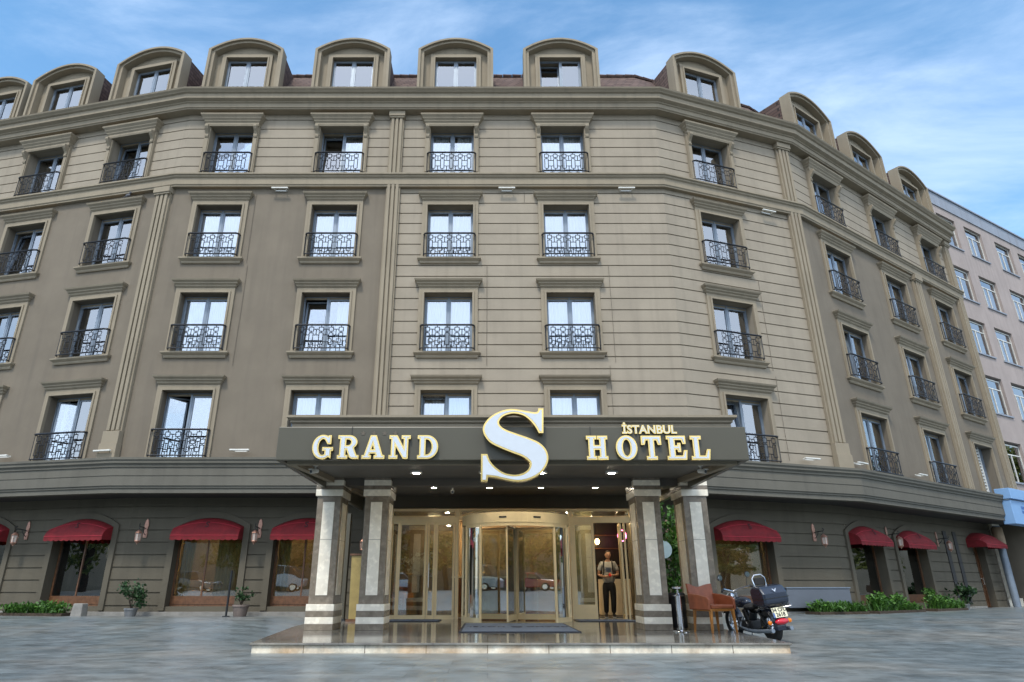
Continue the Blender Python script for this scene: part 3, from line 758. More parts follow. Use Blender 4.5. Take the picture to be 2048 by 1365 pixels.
for x0,x1 in ((-3.46,-2.98),(-2.49,-2.01),(3.02,3.5),(3.98,4.46)): column(x0,x1,YC,YC+.72)

def platpoly(): return [(-3.46,10.45),(4.44,10.45),(4.62,14.2),(4.5,18.6),(-4.3,18.6),(-4.0,14.5)]
mb=MB(); pp=platpoly(); mb.prism(pp,-.2,PZ-.03,'z')
PLAT=build(mb,'entrance_platform',M['step_face']); tag(PLAT,None,None,None,'structure')
mb=MB(); q=[(p[0]*1.0+(-.03 if p[0]<0 else .03),p[1]-(.03 if p[1]<11 else 0)) for p in pp]; mb.prism(q,PZ-.032,PZ,'z')
build(mb,'platform_paving',M['platform'],PLAT,bevel=.006)

# entrance glazing
EY=17.9
def hb(mb,name,mat,parent=HOTEL,**k): 
    return build(mb,name,mat,parent,(0,-18,0) if parent is HOTEL else (0,0,0),**k)
mb=MB(); mb.box(ENT[0]-.3,ENT[1]+.3,EY-.02,EY+.1,2.9,3.4); mb.box(ENT[0]-.3,ENT[0],EY-.02,18.9,PZ,3.4); mb.box(ENT[1],ENT[1]+.3,EY-.02,18.9,PZ,3.4)
hb(mb,'vestibule_wall',M['ground_wall'])
E1=2.88
mb=MB()
for x in (ENT[0]+.03,-.80,2.22,3.86): mb.box(x-.045,x+.045,EY-.06,EY+.06,PZ,E1-.05)
mb.box(ENT[0],ENT[1],EY-.07,EY+.07,E1-.05,E1)
mb.box(ENT[0]+.075,-.845,EY-.05,EY+.05,2.52,2.68); mb.box(2.265,3.815,EY-.05,EY+.05,2.52,2.68); mb.box(-.755,2.175,EY-.05,EY+.05,2.60,2.68)
ENTR=hb(mb,'entrance_frame',M['gold_frame'],bevel=.004)
def leaf(x0,x1,z0,z1,name,y=EY,t=.06,bot=.1,rot=0,glassm='door_glass',par=None):
    mb=MB(); ring(mb,0,x1-x0,-.025,.025,z0,z1,t,bot=bot)
    d=build(mb,name,M['gold_frame'],par or HOTEL,(x0,y-18,0),rot)
    mb=MB(); mb.box(t-.01,x1-x0-t+.01,-.004,.004,z0+bot-.01,z1-t+.01); build(mb,'pane',M[glassm],d); return d
leaf(-2.54,-2.36,PZ,2.52,'side_light',t=.03); 
leaf(-2.35,-1.60,PZ,2.52,'sliding_door',EY-.03); d2=leaf(-1.59,-1.38,PZ,2.52,'side_light',t=.05)
leaf(-1.37,-.86,PZ,2.52,'sliding_door',EY-.03)
mb=MB(); mb.tube([(.06,-.07,.9),(.06,-.07,1.5)],.014,8); mb.tube([(.06,-.07,.95),(.06,-.02,.95)],.01,6); mb.tube([(.06,-.07,1.45),(.06,-.02,1.45)],.01,6); build(mb,'handle',M['chrome'],d2)
for a,b in ((-2.54,-.86),(-.745,2.165),(2.275,3.805)):
    leaf(a,b,2.69,2.83,'transom',t=.012,bot=.012)
leaf(2.27,2.83,PZ,2.52,'side_light',bot=.35)
leaf(3.66,4.1,PZ,2.52,'open_door',EY+.05,rot=R(80))
leaf(3.56,4.0,PZ,2.52,'open_door',EY+.05,rot=R(86))
# revolving door
RX,RY,RR=.72,17.25,1.33
rd=put('revolving_door',None,HOTEL,(RX,RY-18,0))
mb=MB(); n=40
def arcw(mb,r0,r1,z0,z1,a0,a1,n=24,m=0):
    for i in range(n):
        p=a0+(a1-a0)*i/n; q=a0+(a1-a0)*(i+1)/n
        P=lambda r,t,z:(r*math.cos(t),r*math.sin(t),z)
        mb.poly([P(r1,p,z0),P(r1,q,z0),P(r1,q,z1),P(r1,p,z1)],m); mb.poly([P(r0,p,z0),P(r0,q,z0),P(r0,q,z1),P(r0,p,z1)],m)
        mb.poly([P(r0,p,z0),P(r0,q,z0),P(r1,q,z0),P(r1,p,z0)],m); mb.poly([P(r0,p,z1),P(r0,q,z1),P(r1,q,z1),P(r1,p,z1)],m)
    for t in (a0,a1): mb.poly([P(r0,t,z0),P(r1,t,z0),P(r1,t,z1),P(r0,t,z1)],m)
arcw(mb,RR-.25,RR+.04,2.36,2.60,R(-200),R(20),48); build(mb,'drum_header',M['gold_frame'],rd,smooth=True)
mb=MB(); mb.lathe([(RR,2.56),(RR,2.58)],40); build(mb,'drum_ceiling',M['gold_frame'],rd)
mb=MB(); arcw(mb,RR-.02,RR+.02,2.28,2.36,R(-158),R(-22),48)
for a in (-158,-22,-180,0,-132,-48):
    x,y=RR*math.cos(R(a)),RR*math.sin(R(a)); mb.tube([(x,y,PZ),(x,y,2.36)],.035,8)
for s in ((-180,-132),(-48,0)):
    arcw(mb,RR-.03,RR+.03,PZ,PZ+.1,R(s[0]),R(s[1]),16)
build(mb,'drum_post',M['gold_frame'],rd)
for s in ((-178,-133),(-47,-2)):
    mb=MB(); n=14
    for i in range(n):
        p=R(s[0]+(s[1]-s[0])*i/n); q=R(s[0]+(s[1]-s[0])*(i+1)/n)
        mb.poly([(RR*math.cos(p),RR*math.sin(p),PZ+.1),(RR*math.cos(q),RR*math.sin(q),PZ+.1),(RR*math.cos(q),RR*math.sin(q),2.36),(RR*math.cos(p),RR*math.sin(p),2.36)])
    build(mb,'curved_pane',M['door_glass'],rd,smooth=True)
mb=MB()
for a in (-102,-12,168,78):
    L=RR-.06; c,s_=math.cos(R(a)),math.sin(R(a))
    st=len(mb.v)
    ring(mb,.03,L,-.018,.018,PZ+.03,2.34,.035,bot=.12)
    mb.xf(Matrix.Rotation(R(a),4,'Z'),st)
mb.tube([(0,0,PZ),(0,0,2.36)],.03,10)
build(mb,'door_wing',M['gold_frame'],rd)
mb=MB()
for a in (-102,-12,168,78):
    st=len(mb.v); mb.box(.07,RR-.1,-.004,.004,PZ+.16,2.30); mb.xf(Matrix.Rotation(R(a),4,'Z'),st)
build(mb,'wing_pane',M['door_glass'],rd)
mb=MB()
for a in (-105,-70):
    st=len(mb.v); mb.box(RR+.035,RR+.05,-.09,.09,2.46,2.5); mb.xf(Matrix.Rotation(R(a),4,'Z'),st)
build(mb,'sensor_slot',M['black_plastic'],rd)
# lobby furniture seen through the glass
mb=MB(); mb.lathe([(.3,0),(.3,.1),(.24,.12),(.24,2.7),(.28,2.8),(.28,2.95)],24); o=build(mb,'lobby_column',M['cream'],HOTEL,(2.75,1.3,.135),smooth=True)

# ---------------------------------------------------------------- lettering
def curve_mesh(polys,name,mat,extrude,offset=0,bevel=0,res=1):
    cu=bpy.data.curves.new(name,'CURVE'); cu.dimensions='2D'; cu.fill_mode='BOTH'; cu.extrude=extrude; cu.offset=offset; cu.bevel_depth=bevel; cu.bevel_resolution=res
    for pts in polys:
        sp=cu.splines.new('POLY'); sp.points.add(len(pts)-1); sp.use_cyclic_u=True
        for i,p in enumerate(pts): sp.points[i].co=(p[0],p[1],0,1)
    o=bpy.data.objects.new('t',cu); COL.objects.link(o); dg=bpy.context.evaluated_depsgraph_get(); dg.update()
    me=bpy.data.meshes.new_from_object(o.evaluated_get(dg)); me.name=name; me.materials.clear(); me.materials.append(mat)
    bpy.data.objects.remove(o); return me
def text_mesh(s,size,extrude,mat,offset=0,align='CENTER',spacing=1):
    cu=bpy.data.curves.new('txt','FONT'); cu.body=s; cu.size=size; cu.extrude=extrude; cu.offset=offset; cu.align_x=align; cu.align_y='CENTER'; cu.space_character=spacing; cu.resolution_u=3
    o=bpy.data.objects.new('t',cu); COL.objects.link(o); dg=bpy.context.evaluated_depsgraph_get(); dg.update()
    me=bpy.data.meshes.new_from_object(o.evaluated_get(dg)); me.name='lettering'; me.materials.clear(); me.materials.append(mat)
    bpy.data.objects.remove(o); return me
def earc(cx,cy,rx,ry,a0,a1,n=16): return [(cx+rx*math.cos(R(a0+(a1-a0)*i/n)),cy+ry*math.sin(R(a0+(a1-a0)*i/n))) for i in range(n+1)]
GL={
'H':([[(0,0),(.42,0),(.42,.1),(.32,.1),(.32,.44),(.63,.44),(.63,.1),(.53,.1),(.53,0),(.95,0),(.95,.1),(.85,.1),(.85,.9),(.95,.9),(.95,1),(.53,1),(.53,.9),(.63,.9),(.63,.58),(.32,.58),(.32,.9),(.42,.9),(.42,1),(0,1),(0,.9),(.1,.9),(.1,.1),(0,.1)]],.95),
'T':([[(.25,0),(.7,0),(.7,.1),(.58,.1),(.58,.86),(.76,.86),(.82,.66),(.92,.66),(.92,1),(.03,1),(.03,.66),(.13,.66),(.19,.86),(.37,.86),(.37,.1),(.25,.1)]],.95),
'E':([[(0,0),(.85,0),(.9,.36),(.8,.36),(.72,.12),(.33,.12),(.33,.45),(.5,.45),(.52,.34),(.6,.34),(.6,.68),(.52,.68),(.5,.57),(.33,.57),(.33,.88),(.7,.88),(.76,.7),(.85,.7),(.85,1),(0,1),(0,.9),(.1,.9),(.1,.1),(0,.1)]],.9),
'L':([[(0,0),(.8,0),(.86,.4),(.76,.4),(.66,.12),(.34,.12),(.34,.9),(.46,.9),(.46,1),(0,1),(0,.9),(.12,.9),(.12,.1),(0,.1)]],.86),
'O':([earc(.48,.5,.48,.52,0,345,23),list(reversed(earc(.48,.5,.22,.40,0,345,23)))],.96),
'D':([[(0,0),(.42,0)]+earc(.42,.5,.52,.5,-85,85)+[(.42,1),(0,1),(0,.9),(.1,.9),(.1,.1),(0,.1)],[(.32,.12),(.32,.88)]+earc(.40,.5,.30,.38,85,-85)],.95),
'R':([[(0,0),(.44,0),(.44,.1),(.33,.1),(.33,.42),(.42,.42),(.58,.06),(.68,0),(.98,0),(.98,.1),(.88,.1),(.72,.46)]+earc(.5,.72,.38,.28,-50,85)+[(.45,1),(0,1),(0,.9),(.1,.9),(.1,.1),(0,.1)],[(.33,.54),(.33,.88)]+earc(.45,.71,.2,.17,85,-85)],.98),
'A':([[(-.02,0),(.36,0),(.36,.1),(.27,.1),(.31,.24),(.62,.24),(.67,.1),(.57,.1),(.57,0),(1.02,0),(1.02,.1),(.93,.1),(.6,1),(.36,1),(.08,.1),(-.02,.1)],[(.35,.36),(.465,.72),(.58,.36)]],1.0),
'N':([[(0,0),(.36,0),(.36,.1),(.25,.1),(.25,.66),(.68,0),(.86,0),(.86,.9),(.97,.9),(.97,1),(.6,1),(.6,.9),(.71,.9),(.71,.38),(.33,1),(0,1),(0,.9),(.1,.9),(.1,.1),(0,.1)]],.97),
'G':([[(.95,.46),(.5,.46),(.5,.36),(.62,.36),(.62,.14)]+earc(.48,.5,.25,.4,-62,-298,18)+[(.72,.66),(.84,.66),(.84,1),(.76,1),(.72,.94)]+earc(.47,.5,.47,.52,62,308,22)+[(.86,.04),(.86,.36),(.95,.36)]],.95)}
SIGN=empty('hotel_sign',(.35,10.33,2.81)); tag(SIGN,'white and gold raised letters GRAND S HOTEL on the front of the entrance canopy','sign')
def letter(ch,x,z,h,y=10.33):
    polys,w=GL[ch]; P=[[(p[0]*h*.92,p[1]*h) for p in q] for q in polys]
    g=curve_mesh(P,'letter',M['gold'],.035,.013)
    o=put('letter',g,SIGN,(x-.35,y-10.33-.036,z-2.81),rot=(R(90),0,0))
    f=curve_mesh(P,'letter_face',M['white_acrylic'],.004,-.010)
    put('face',f,o,(0,0,.038)); return w*h*.92
def px2(px,py,Y=10.3):
    a=(px-975)/1290; b=-(py-682)/1290; th=math.atan(493/1290); c,s=math.cos(th),math.sin(th)
    t=Y/(c-b*s); return a*t,.9+t*(s+b*c)
for word,xs,(yt,yb) in (('GRAND',(625,676,726,779,836),(873,917)),('HOTEL',(1175,1234,1284,1336,1384),(874,919))):
    for ch,x in zip(word,xs):
        X,z0=px2(x,yb); _,z1=px2(x,yt); letter(ch,X,z0,z1-z0)
# big S
raw="1115,130,c 1030,130,c 1005,188 850,170 650,138 480,165 330,240 230,340 190,440 215,540 300,650 450,730 620,800 780,860 870,920 905,970 880,1050 800,1110 680,1135 530,1110 400,1030 310,930 265,820,c 165,820,c 160,1245,c 270,1245,c 275,1170,c 400,1185 520,1215 700,1245 850,1230 1000,1170 1100,1090 1170,980 1190,870 1150,750 1050,650 900,580 700,510 540,450 460,390 445,330 500,260 600,220 700,215 820,250 920,330 990,420 1040,510,c 1115,510,c"
pts=[]
for t in raw.split():
    q=t.split(','); X,Z=px2(940+float(q[0])/7.583,800+float(q[1])/7.583,10.2); pts.append((X,Z,len(q)==3))
sm=[]; n=len(pts)
for i in range(n):
    p0,p1,p2,p3=pts[i-1],pts[i],pts[(i+1)%n],pts[(i+2)%n]
    sm.append((p1[0],p1[1]))
    if p1[2] and p2[2]: continue
    if p1[2]: p0=p1
    if p2[2]: p3=p2
    for t in (.25,.5,.75):
        sm.append(tuple(.5*((2*p1[k])+(-p0[k]+p2[k])*t+(2*p0[k]-5*p1[k]+4*p2[k]-p3[k])*t*t+(-p0[k]+3*p1[k]-3*p2[k]+p3[k])*t**3) for k in (0,1)))
g=curve_mesh([sm],'letter',M['gold'],.075,-.004); S=put('letter',g,SIGN,(-.35,10.245-10.33,-2.81),rot=(R(90),0,0))
put('face',curve_mesh([sm],'letter_face',M['white_acrylic'],.004,-.032),S,(0,0,.078))
X,Z=px2(1298,860); TM=text_mesh('\u0130STANBUL',.185,.02,M['gold'],.009,spacing=1.02); o=put('letter',TM,SIGN,(X-.35,-.02,Z-2.81),rot=(R(90),0,0)); o.scale=(1.0,1,1)
put('face',text_mesh('\u0130STANBUL',.185,.003,M['white_acrylic'],-.003,spacing=1.02),o,(0,0,.021))
# four faint stars left on the fascia
for k in range(4):
    X,Z=px2(726+k*21.5,866); st=[(.045*(1 if i%2==0 else .42)*math.sin(math.pi*i/5),.045*(1 if i%2==0 else .42)*math.cos(math.pi*i/5)) for i in range(10)]
    put('star',curve_mesh([st],'star',M['brown_metal'],.003),SIGN,(X-.35,-.004,Z-2.81),rot=(R(90),0,0))

# ground height: forecourt rises gently to the wall
def gz(x,y):
    def ss(t): t=max(0,min(1,t)); return t*t*(3-2*t)
    up=.20*ss((y-10.6)/7.6)*ss((abs(x-.45)-4.3)/1.6)
    back=.6*ss((-y-5)/10)
    return up+back
# ---------------------------------------------------------------- awnings
def awning(f,a,b,label,zt=AZ[1]-.004,zs=AZ[2]-.004,ze=2.24,out=.40,base=GD,emblem=True,group='red awnings over the ground floor openings'):
    c=(a+b)/2; h=(b-a)/2-.003; mb=MB(); nu,nv=24,8
    P={}
    for j in range(nv+1):
        t=j/nv*math.pi/2
        for i in range(nu+1):
            s=-1+2*i/nu; z1=zs+(zt-zs)*(1-s*s)
            P[i,j]=(s*h,-out*math.sin(t),ze+(z1-ze)*math.cos(t))
    for i in range(nu):
        for j in range(nv): mb.poly([P[i,j],P[i+1,j],P[i+1,j+1],P[i,j+1]])
    for i in (0,nu):
        mb.poly([P[i,j] for j in range(nv+1)]+[(P[i,0][0],0,ze)])
    n=nu*3
    o=build(mb,'awning',M['red_canvas'],None,fw(f,c,base),R(ANG[f])); tag(o,label,'awning',group)
    mb=MB(); ns=11
    def vz(i): return ze-.10-.028*abs(math.sin(math.pi*ns*i/n))
    for i in range(n):
        x0,x1=-h+2*h*i/n,-h+2*h*(i+1)/n
        mb.poly([(x0,-out-.004,ze),(x1,-out-.004,ze),(x1,-out-.004,vz(i+1)),(x0,-out-.004,vz(i))])
    for sx in (-1,1): mb.poly([(sx*h,-out,ze),(sx*h,0,ze),(sx*h,0,ze-.1),(sx*h,-out,ze-.1)])
    build(mb,'valance',M['red_canvas'],o)
    mb=MB(); mb.tube([(-h,-out-.01,ze),(h,-out-.01,ze)],.009,5)
    mb.tube([(P[i,4][0],P[i,4][1]-.004,P[i,4][2]+.004) for i in range(nu+1)],.007,5); build(mb,'piping',M['red_piping'],o)
    if emblem:
        t=math.pi/2*.62; g=text_mesh('S',.24,.002,M['emblem'],.006)
        put('emblem',g,o,(.02,-out*math.sin(t)-.012,ze+(zt-ze)*math.cos(t)+.01),rot=(R(62),0,0))
aw=[('L',*ARC['L'][1],'red awning cut by the left edge of the photo'),
 ('L',*ARC['L'][0],'red awning on the window above the low green shrubs at the left'),
 ('C',*ARC['C'][0],'red awning on the arched window between two copper lanterns'),
 ('C',*ARC['C'][1],'red awning half hidden by the outermost left marble column'),
 ('G',*ARC['G'][0],'wide red awning on the window behind the motorcycle'),
 ('Q',*ARC['Q'][0],'first red awning right of the blank wall with the lantern, above leafy plants'),
 ('Q',*ARC['Q'][1],'narrow red awning above the smaller green bush on the right')]
for q in aw: awning(*q[:3],q[3])
awning('Q',9.3,11.2,'dome-shaped red awning over the side door at the far right',2.9,2.62,2.42,.65,GD,False)

# ---------------------------------------------------------------- lanterns
def lantern_proto():
    mb=MB(); mb.prism([(-.05,-.22),(.05,-.22),(.06,-.1),(.035,0),(.06,.12),(.04,.24),(0,.3),(-.04,.24),(-.06,.12),(-.035,0),(-.06,-.1)],-.03,0,'y')
    o=build(mb,'wall_lantern',M['copper'],None,bevel=.005)
    mb=MB(); mb.tube([(0,-.03,.02),(0,-.12,.04),(0,-.25,.05),(0,-.38,.05)],.013,8); mb.tube([(0,-.03,-.14),(0,-.1,-.1),(0,-.17,-.02),(0,-.2,.04)],.009,6)
    mb.tube([(0,-.38,.05),(0,-.42,.09),(0,-.4,.13),(0,-.36,.11)],.009,6); mb.tube([(0,-.38,.05),(0,-.38,-.03)],.008,6); build(mb,'bracket',M['iron'],o)
    mb=MB(); c=(0,-.38,-.03)
    mb.lathe([(.01,0),(.03,-.02),(.05,-.03),(.085,-.07),(.1,-.09),(.09,-.1)],6,c); mb.lathe([(.078,-.29),(.085,-.3),(.06,-.33),(.02,-.36),(.012,-.39)],6,c)
    for k in range(6):
        a=2*math.pi*k/6; mb.tube([(.088*math.cos(a),-.38+.088*math.sin(a),-.12),(.074*math.cos(a),-.38+.074*math.sin(a),-.33)],.007,5)
    build(mb,'cage',M['copper'],o)
    mb=MB(); mb.lathe([(.075,-.1),(.064,-.29)],6,c); build(mb,'glass_shade',M['lamp_glass'],o); return o
lp=lantern_proto()
LN=[('L',-3.5,2.42,'copper wall lantern left of the left-hand window with green shrubs'),
 ('C',-9.6,2.42,'copper wall lantern above the small potted bush'),
 ('C',-6.4,2.42,'copper wall lantern between the two left awnings nearest the columns'),
 ('C',-3.4,2.2,'copper wall lantern above the wooden podium, seen between the left columns'),
 ('C',5.05,2.42,'copper wall lantern seen between the two right columns'),
 ('G',4.62,2.42,'copper wall lantern alone on the grooved wall right of the motorcycle'),
 ('Q',3.25,2.50,'copper wall lantern between the two narrow right awnings'),
 ('Q',6.85,2.50,'copper wall lantern next to the dark vertical slots at the far right')]
for i,(f,u,z,lb) in enumerate(LN):
    o=lp if i==0 else copy_tree(lp); o.location=fw(f,u,GD,z); o.rotation_euler.z=R(ANG[f]); tag(o,lb,'wall lantern','copper lanterns on the ground floor wall')

# ---------------------------------------------------------------- linear floodlights
mb=MB(); mb.box(-.27,.27,-.21,-.14,-.022,.022); fp=build(mb,'floodlight',M['white_plastic'],None,bevel=.01)
mb=MB(); mb.box(-.2,-.17,-.145,0,-.015,.005); mb.box(.17,.2,-.145,0,-.015,.005); mb.box(-.2,.2,-.015,-.002,-.02,.02); build(mb,'bracket',M['white_plastic'],fp)
FL=[('C',-6.75,13.0,'white bar floodlight under the upper band, above the plain left wall'),('C',.63,13.0,'white bar floodlight under the upper band, above the big letter S'),
 ('C',4.52,13.0,'white bar floodlight under the upper band, at the facade bend'),('G',4.1,12.98,'white bar floodlight just left of the right fluted pilaster, near the top'),
 ('C',-6.85,4.42,'white bar floodlight on the low band, just left of the canopy'),('L',-.45,4.42,'white bar floodlight at the foot of the left fluted pilaster'),
 ('L',-3.9,4.42,'white bar floodlight on the low band at the left edge'),('G',3.95,4.42,'white bar floodlight on the low band, right of the canopy'),
 ('Q',.3,4.42,'white bar floodlight at the foot of the right fluted pilaster'),('Q',4.2,4.42,'white bar floodlight between the two lowest windows of the right wing')]
for i,(f,u,z,lb) in enumerate(FL):
    o=fp if i==0 else copy_tree(fp); o.location=fw(f,u,-.12 if z<5 else -.02,z+.03); o.rotation_euler.z=R(ANG[f]); tag(o,lb,'floodlight','white bar floodlights on the facade')

# ---------------------------------------------------------------- security cameras under the canopy
def seccam(x,y,rz,lb):
    z=soff(y)+.05; mb=MB(); mb.lathe([(.045,0),(.045,-.02),(.018,-.03),(.018,-.09)],12); o=build(mb,'security_camera',M['white_plastic'],None,(x,y,z),rz,smooth=True); tag(o,lb,'security camera','white cameras under the canopy')
    mb=MB(); mb.tube([(0,.05,-.10),(0,-.09,-.13)],.038,12); mb.box(-.042,.042,-.13,.05,-.095,-.088); build(mb,'camera_body',M['white_plastic'],o,smooth=True)
    mb=MB(); mb.tube([(0,-.085,-.129),(0,-.096,-.1315)],.028,12); build(mb,'lens',M['black_plastic'],o)
seccam(-3.0,11.3,R(-35),'white security camera under the left end of the canopy')
seccam(3.72,11.3,R(35),'white security camera under the right end of the canopy')
seccam(-.82,15.4,0,'small white security camera in the middle of the canopy ceiling')

# cables running down the facade
for f,u,z1,z0 in (('C',-.02,10.3,7.0),('C',-7.55,12.9,10.4),('C',-7.5,10.3,7.0),('C',3.78,10.3,7.1),('C',3.6,7.0,4.4),('G',3.3,10.3,7.2),('G',3.35,7.0,4.4),('C',1.2,13.0,12.6),('G',3.0,13.0,10.6)):
    mb=MB(); p=[(random.uniform(-.006,.006),-.018,z1+(z0-z1)*k/6) for k in range(7)]; mb.tube(p,.006,5); build(mb,'cable',M['brown_metal'],HOTEL,hl(fw(f,u)),R(ANG[f]))

# pigeon on a window hood
mb=MB(); mb.ell((0,0,.09),(.06,.12,.065)); mb.ell((0,-.11,.17),(.035,.04,.038)); mb.tube([(0,-.06,.12),(0,-.10,.16)],.03,8); mb.tbox(0,.17,.07,.085,.07,.14,.07,.14)
mb.tube([(0,-.145,.17),(0,-.17,.165)],.006,5); mb.tube([(.02,0,.05),(.02,-.01,0)],.005,4); mb.tube([(-.02,0,.05),(-.02,-.01,0)],.005,4)
b=build(mb,'pigeon',M['bird'],None,fw('L',-1.72,-.14,12.93),R(60),smooth=True); tag(b,'dark pigeon perched on a window hood left of the fluted pilaster','pigeon')

# ---------------------------------------------------------------- door mats
def mat(x0,x1,y0,y1,lb,big):
    mb=MB(); mb.box(x0,x1,y0,y1,0,.014); cx,cy=(x0+x1)/2,(y0+y1)/2
    mb.xf(Matrix.Translation((-cx,-cy,0))); o=build(mb,'door_mat',M['mat_edge'],None,(cx,cy,PZ+.001)); tag(o,lb,'door mat','blue-grey door mats')
    mb=MB(); e=.05; mb.box(x0+e-cx,x1-e-cx,y0+e-cy,y1-e-cy,.002,.019); build(mb,'pile',M['mat'],o)
    s=.30 if big else .15
    for w,dx in (('GRAND',.62),('HOTEL',-.62)):
        t=put('lettering',text_mesh(w,s*.75,.001,M['mat_text'],.004,spacing=1.15),o,(dx*s/.30*(1.0),0,.021),rot=(0,0,R(180)))
        t.scale=(1,1.6,1)
    t=put('lettering',text_mesh('S',s*1.5,.001,M['mat_text'],.006),o,(0,0,.021),rot=(0,0,R(180))); t.scale=(1.3,1.3,1)
mat(-.52,1.70,12.75,15.7,'large blue-grey mat in front of the revolving door',True)
mat(-2.45,-1.15,16.7,17.6,'small blue-grey mat in front of the left sliding doors',False)
mat(2.15,3.6,16.7,17.6,'small blue-grey mat in front of the open door with the man',False)

# ---------------------------------------------------------------- things on the platform
mb=MB(); mb.box(-.2,.2,-.05,.05,0,2.55); o=build(mb,'totem_panel',M['fascia'],None,(-3.72,17.3,PZ),R(-12),bevel=.008); tag(o,'tall grey slab standing behind the outermost left column','panel')
mb=MB(); mb.box(-.24,.24,-.09,.09,0,.04); build(mb,'foot',M['black_plastic'],o)
mb=MB(); mb.tbox(0,0,.05,1.5,.30,.30,.34,.34); o=build(mb,'podium',simple('gilded_wood',(.36,.27,.10),.35,.2,.2,5),None,(-3.16,16.9,PZ),R(-8),bevel=.01); tag(o,'tapered golden wooden podium between the two left columns','podium')
mb=MB(); mb.box(-.2,.2,-.2,.2,0,.05); mb.box(-.2,.2,-.2,.2,1.5,1.54); build(mb,'rim',M['wood'],o)
# litter bin and stanchion
mb=MB(); mb.lathe([(.15,.03),(.17,.05),(.17,.62),(.175,.63),(.16,.66),(.14,.66)],24); o=build(mb,'litter_bin',M['black_plastic'],None,(3.74,13.75,PZ),smooth=True); tag(o,'black round litter bin between the two right columns','bin')
mb=MB(); mb.lathe([(.155,0),(.155,.03)],24); mb.lathe([(.178,.60),(.178,.62)],24); build(mb,'chrome_band',M['chrome'],o)
mb=MB(); mb.lathe([(.15,0),(.15,.012),(.13,.025),(.03,.04),(.03,.05)],28); o=build(mb,'stanchion',M['chrome'],None,(3.53,12.86,PZ),smooth=True); tag(o,'chrome ashtray post with round foot beside the black bin','ashtray')
mb=MB(); mb.lathe([(.052,.04),(.052,.62),(.03,.64),(.02,.66)],20); build(mb,'post',M['chrome'],o,smooth=True)
mb=MB(); mb.lathe([(.018,.65),(.018,.72),(.09,.74),(.095,.765),(.05,.775),(.03,.785)],20); build(mb,'ashtray_cup',M['chrome'],o,smooth=True)

# armchair
ch=empty('armchair',(4.16,12.86,PZ),R(24)); tag(ch,'brown leather armchair with honey wood legs in front of the outer right column','armchair')
mb=MB(); w=.27
mb.tbox(0,0,.40,.47,.50,.48,.52,.50); build(mb,'seat',M['leather'],ch,bevel=.02)
mb=MB(); n=10
for i in range(n):
    def bp(t,z,o): 
        x=-.29+.58*t; y=.24-.10*math.cos((t-.5)*math.pi)*-1*.6+o+ (z-.4)*.16; return (x,y,z)
    t0,t1=i/n,(i+1)/n
    def top(t): return .80-.03*math.cos((t-.5)*2*math.pi)
    A=[bp(t0,.40,0),bp(t1,.40,0),bp(t1,top(t1),0),bp(t0,top(t0),0)]; B=[bp(t0,.40,.05),bp(t1,.40,.05),bp(t1,top(t1),.05),bp(t0,top(t0),.05)]
    mb.poly(A);mb.poly(B);mb.poly([A[2],A[3],B[3],B[2]]);mb.poly([A[0],A[1],B[1],B[0]])
    if i==0: mb.poly([A[0],A[3],B[3],B[0]])
    if i==n-1: mb.poly([A[1],A[2],B[2],B[1]])
build(mb,'backrest',M['leather'],ch,smooth=True)
for s in (-1,1):
    mb=MB(); mb.prism([(-.24,.38),(.28,.38),(.30,.66),(.05,.64),(-.20,.60),(-.25,.56)],s*.27,s*.32,'x')
    build(mb,'armrest',M['leather'],ch,bevel=.015)
mb=MB(); ring(mb,-.28,.28,-.23,.24,.36,.40,.03); build(mb,'seat_rail',M['chair_wood'],ch)
for sx,sy in ((-1,-1),(1,-1),(-1,1),(1,1)):
    mb=MB(); mb.tbox(sx*.28,sy*.23,0,.385,.03,.03,.05,.05,dx=-sx*.025,dy=-sy*.02); build(mb,'leg',M['chair_wood'],ch,bevel=.004)

# ---------------------------------------------------------------- foliage helpers
def leaves(mb,c,r,n,size,up=.3,m=0,shape=1.0,clump=0):
    cs=[(random.gauss(0,.45),random.gauss(0,.45),random.gauss(0,.42)) for _ in range(clump)] if clump else None
    for _ in range(n):
        if cs:
            k=random.choice(cs); p=Vector((k[0]+random.gauss(0,.19),k[1]+random.gauss(0,.19),k[2]+random.gauss(0,.17)))
        else:
            p=Vector((random.gauss(0,1),random.gauss(0,1),random.gauss(0,1))); p.normalize(); p*=random.random()**.4*shape
        p=Vector((c[0]+p.x*r[0],c[1]+p.y*r[1],c[2]+p.z*r[2]))
        d=Vector((random.gauss(0,1),random.gauss(0,1),random.gauss(up,.7))).normalized(); s=size*random.uniform(.6,1.3)
        e=d.cross(Vector((random.gauss(0,1),random.gauss(0,1),random.gauss(0,1)))).normalized()*s*.36
        a=p; b=p+d*s
        mb.poly([a,a+d*s*.45+e,b,a+d*s*.45-e],m)
def blades(mb,x0,x1,y0,y1,z,n,h,zf=None,spread=.16):
    for _ in range(n):
        x=random.uniform(x0,x1); y=random.uniform(y0,y1); hh=h*random.uniform(.35,1.1)
        a=random.uniform(0,6.28); d=Vector((math.cos(a),math.sin(a),0)); e=Vector((-d.y,d.x,0))*random.uniform(.008,.018)
        p=Vector((x,y,z)); q=p+d*spread*.35+Vector((0,0,hh*.65)); r=p+d*spread*random.uniform(.7,1.6)+Vector((0,0,hh))
        mb.poly([p-e,p+e,q+e,r,q-e])
